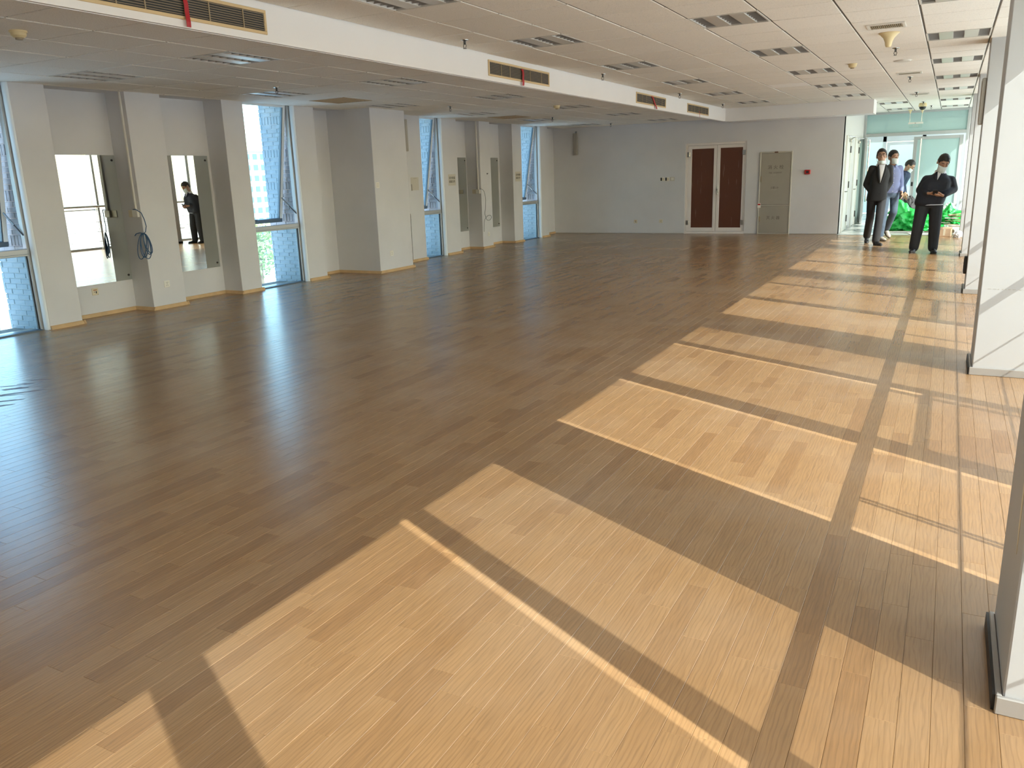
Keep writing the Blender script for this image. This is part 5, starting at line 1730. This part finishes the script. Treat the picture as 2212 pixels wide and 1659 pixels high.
crumple('plastic_sheet', 'large crumpled bright green plastic sheet heaped on the corridor floor', 'plastic sheet', (-.80, 20.75, .0), (.42, .34, .26), GREEN, 3, .5, tops=((-.22, 0, .22, .14), (.0, .0, .08, .2)))
crumple('plastic_sheet', 'tall twisted green plastic sheet standing in the heap', 'plastic sheet', (-.34, 21.62, .0), (.24, .22, .30), GREEN, 8, .5, tops=((-.12, 0, .22, .10),))
crumple('plastic_sheet', 'green plastic sheet draped over scrap wood beside the sunny columns', 'plastic sheet', (.10, 20.75, .14), (.26, .24, .17), GREEN, 5, .5, tops=((-.05, 0, .16, .09),))
crumple('plastic_bag', 'bulging white plastic bag behind the green sheets', 'plastic bag', (.03, 22.1, .0), (.17, .15, .33), WBAG, 2, .25)
crumple('plastic_bag', 'crumpled translucent white plastic bag on the floor beside the cardboard box', 'plastic bag', (.235, 18.80, 0), (.075, .11, .075), WBAG, 4, .5)
crumple('rubbish_bag', 'black rubbish bag standing behind the green sheets', 'rubbish bag', (-.86, 22.55, 0), (.20, .18, .44), principled('bag_black', (0.02, 0.02, 0.022), 0.55), 6, .15)
# cardboard box, slightly open
t = thing('cardboard_box', 'small worn cardboard box on the wooden floor', 'box', (0, 19.1, 0))
bxT = Matrix.Translation((-.01, 19.10, 0)) @ Matrix.Rotation(math.radians(-6), 4, 'Z')
obj('body', tm(M().cbox(-.12, .12, -.10, .12, 0, .15, .004), bxT), CARD, t)
obj('flap', tm(M().cbox(-.12, .12, -.10, .005, .151, .155, .001), bxT), CARD, t)
obj('flap', tm(M().add([(-.12, .01, .152), (.12, .01, .152), (.13, .13, .175), (-.11, .13, .175), (-.12, .01, .156), (.12, .01, .156), (.13, .13, .179), (-.11, .13, .179)],
                       [(0, 3, 2, 1), (4, 5, 6, 7), (0, 1, 5, 4), (1, 2, 6, 5), (2, 3, 7, 6), (3, 0, 4, 7)]), bxT), CARD, t)
obj('tape', tm(M().box(-.02, .02, -.1015, -.1, .02, .15), bxT), BPLAST, t)
# loose boards and scraps
def board(name, c, size, rot, mat, label, cat, group=None):
    T = Matrix.Translation(c) @ Matrix.Rotation(math.radians(rot[2]), 4, 'Z') @ Matrix.Rotation(math.radians(rot[0]), 4, 'X') @ Matrix.Rotation(math.radians(rot[1]), 4, 'Y')
    o = obj(name, tm(M().cbox(-size[0] / 2, size[0] / 2, -size[1] / 2, size[1] / 2, -size[2] / 2, size[2] / 2, .002), T), mat, origin=(c[0], c[1], c[2] - size[2] / 2))
    return tag(o, label, cat, group)
board('white_board', (-.42, 19.62, .012), (.55, .42, .012), (0, 0, 12), SCRAPW, 'flat white board lying on the stone floor', 'board')
board('timber_strip', (-.78, 20.02, .016), (.75, .05, .03), (0, 0, 2), SCRAPW, 'pale timber strip lying on the stone floor before the green heap', 'timber')
board('timber_strip', (-.85, 20.28, .008), (1.15, .10, .014), (0, 0, -3), SCRAP, 'long brown timber strip at the foot of the green heap', 'timber')
board('timber_strip', (-.05, 20.18, .03), (.42, .30, .06), (0, 0, 5), SCRAP, 'thick scrap wood slab under the draped green sheet', 'timber')
rr_ = random.Random(3)
for k in range(9):
    board('scrap_wood', (.0 + rr_.uniform(-.08, .20), 20.30 + rr_.uniform(-.12, .10), .09 + .035 * k), (rr_.uniform(.18, .34), rr_.uniform(.04, .08), .016),
          (rr_.uniform(-4, 4), rr_.uniform(-5, 5), rr_.uniform(-50, 50)), SCRAP if k % 3 else SCRAPW, 'short scrap wood piece in the pile beneath the draped green sheet', 'scrap wood', 'scrap wood pieces in the corridor pile')
board('hand_board', (-.84, 21.34, .565), (.05, .012, .26), (0, -38, 0), BLACK, 'dark grey flat tool held by the man in navy work jacket', 'tool')

# dried rusty stain on the floor near the first window
st = M(); rs = random.Random(9)
for (cx, cy, w, h, a) in ((-6.36, 3.60, .10, .035, .9), (-6.20, 3.52, .16, .02, 1.0), (-6.43, 3.73, .06, .02, .6), (-6.05, 3.33, .10, .022, .9), (-6.48, 3.85, .09, .012, .5), (-6.22, 3.42, .12, .012, .8), (-5.95, 3.22, .1, .02, 1.0), (-6.5, 3.62, .12, .010, .7)):
    n = 14; ring_ = []
    for k in range(n):
        q = 2 * math.pi * k / n; rr2 = 1 + rs.uniform(-.35, .35)
        u, v = w * math.cos(q) * rr2, h * math.sin(q) * rr2
        ring_.append((cx + u * math.cos(a) - v * math.sin(a), cy + u * math.sin(a) + v * math.cos(a), .0006))
    st.add(ring_, [tuple(range(n))])
so = obj('floor_stain', st, STAIN); so['kind'] = 'stuff'
tag(so, 'dried rusty brown smears on the oak floor by the window', 'stain', kind='stuff')

# ================================================================== outside
gr = obj('ground', M().add([(-900, -700, -20), (900, -700, -20), (900, 900, -20), (-900, 900, -20)], [(0, 1, 2, 3)]), GROUND)
tag(gr, 'pale paved ground far below the windows', 'ground', kind='structure')
def tower(name, label, x0, x1, y0, y1, z1, nf, ncx, ncy):
    t = thing(name, label, 'building', ((x0 + x1) / 2, (y0 + y1) / 2, -20))
    obj('wall', M().box(x0, x1, y0, y1, -20, z1), TOWER, t)
    obj('roof', M().box(x0 - .3, x1 + .3, y0 - .3, y1 + .3, z1, z1 + .6), TOWER, t)
    fh = (z1 + 20) / nf
    for f in range(nf):
        for k in range(ncy):
            yy = y0 + (y1 - y0) * (k + .5) / ncy; w = (y1 - y0) / ncy * .28
            o = obj('window', M().box(x1, x1 + .12, yy - w, yy + w, -20 + fh * (f + .3), -20 + fh * (f + .8)), TOWERW, t)
        for k in range(ncx):
            xx = x0 + (x1 - x0) * (k + .5) / ncx; w = (x1 - x0) / ncx * .28
            obj('window', M().box(xx - w, xx + w, y0 - .12, y0, -20 + fh * (f + .3), -20 + fh * (f + .8)), TOWERW, t)
tower('tower_block', 'white apartment tower seen through the window with the tree view', -215, -180, 168, 186, 10.5, 10, 6, 6)
tower('office_block', 'low white block seen through the window by the railing mirror', -95, -70, 26, 42, -4.5, 5, 6, 7)
def tree(label, c, h, rad, seed):
    t = thing('tree', label, 'tree', c)
    obj('trunk', M().tube([(c[0], c[1], c[2]), (c[0] + .2, c[1], c[2] + h * .35), (c[0], c[1] + .2, c[2] + h * .7)], [.35, .25, .12], 8), BARK, t)
    rn = random.Random(seed); m = M()
    for k in range(900):
        d = Vector((rn.gauss(0, 1), rn.gauss(0, 1), rn.gauss(0, 1))).normalized() * rn.random() ** .45
        p = Vector((c[0] + d.x * rad, c[1] + d.y * rad, c[2] + h * .62 + d.z * h * .40))
        u = Vector((rn.gauss(0, 1), rn.gauss(0, 1), rn.gauss(0, 1))).normalized(); w = u.orthogonal().normalized()
        s_ = rn.uniform(.25, .55)
        m.add([p - u * s_, p + w * s_ * .6, p + u * s_, p - w * s_ * .6], [(0, 1, 2, 3)])
    cr = obj('crown', m, LEAF, t); cr['kind'] = 'stuff'
tree('leafy green tree below the white tower outside the window', (-120, 119.5, -20), 15, 4.2, 1)
tree('leafy green tree outside the window beside the broad column', (-120, 177.5, -20), 15, 4.0, 2)
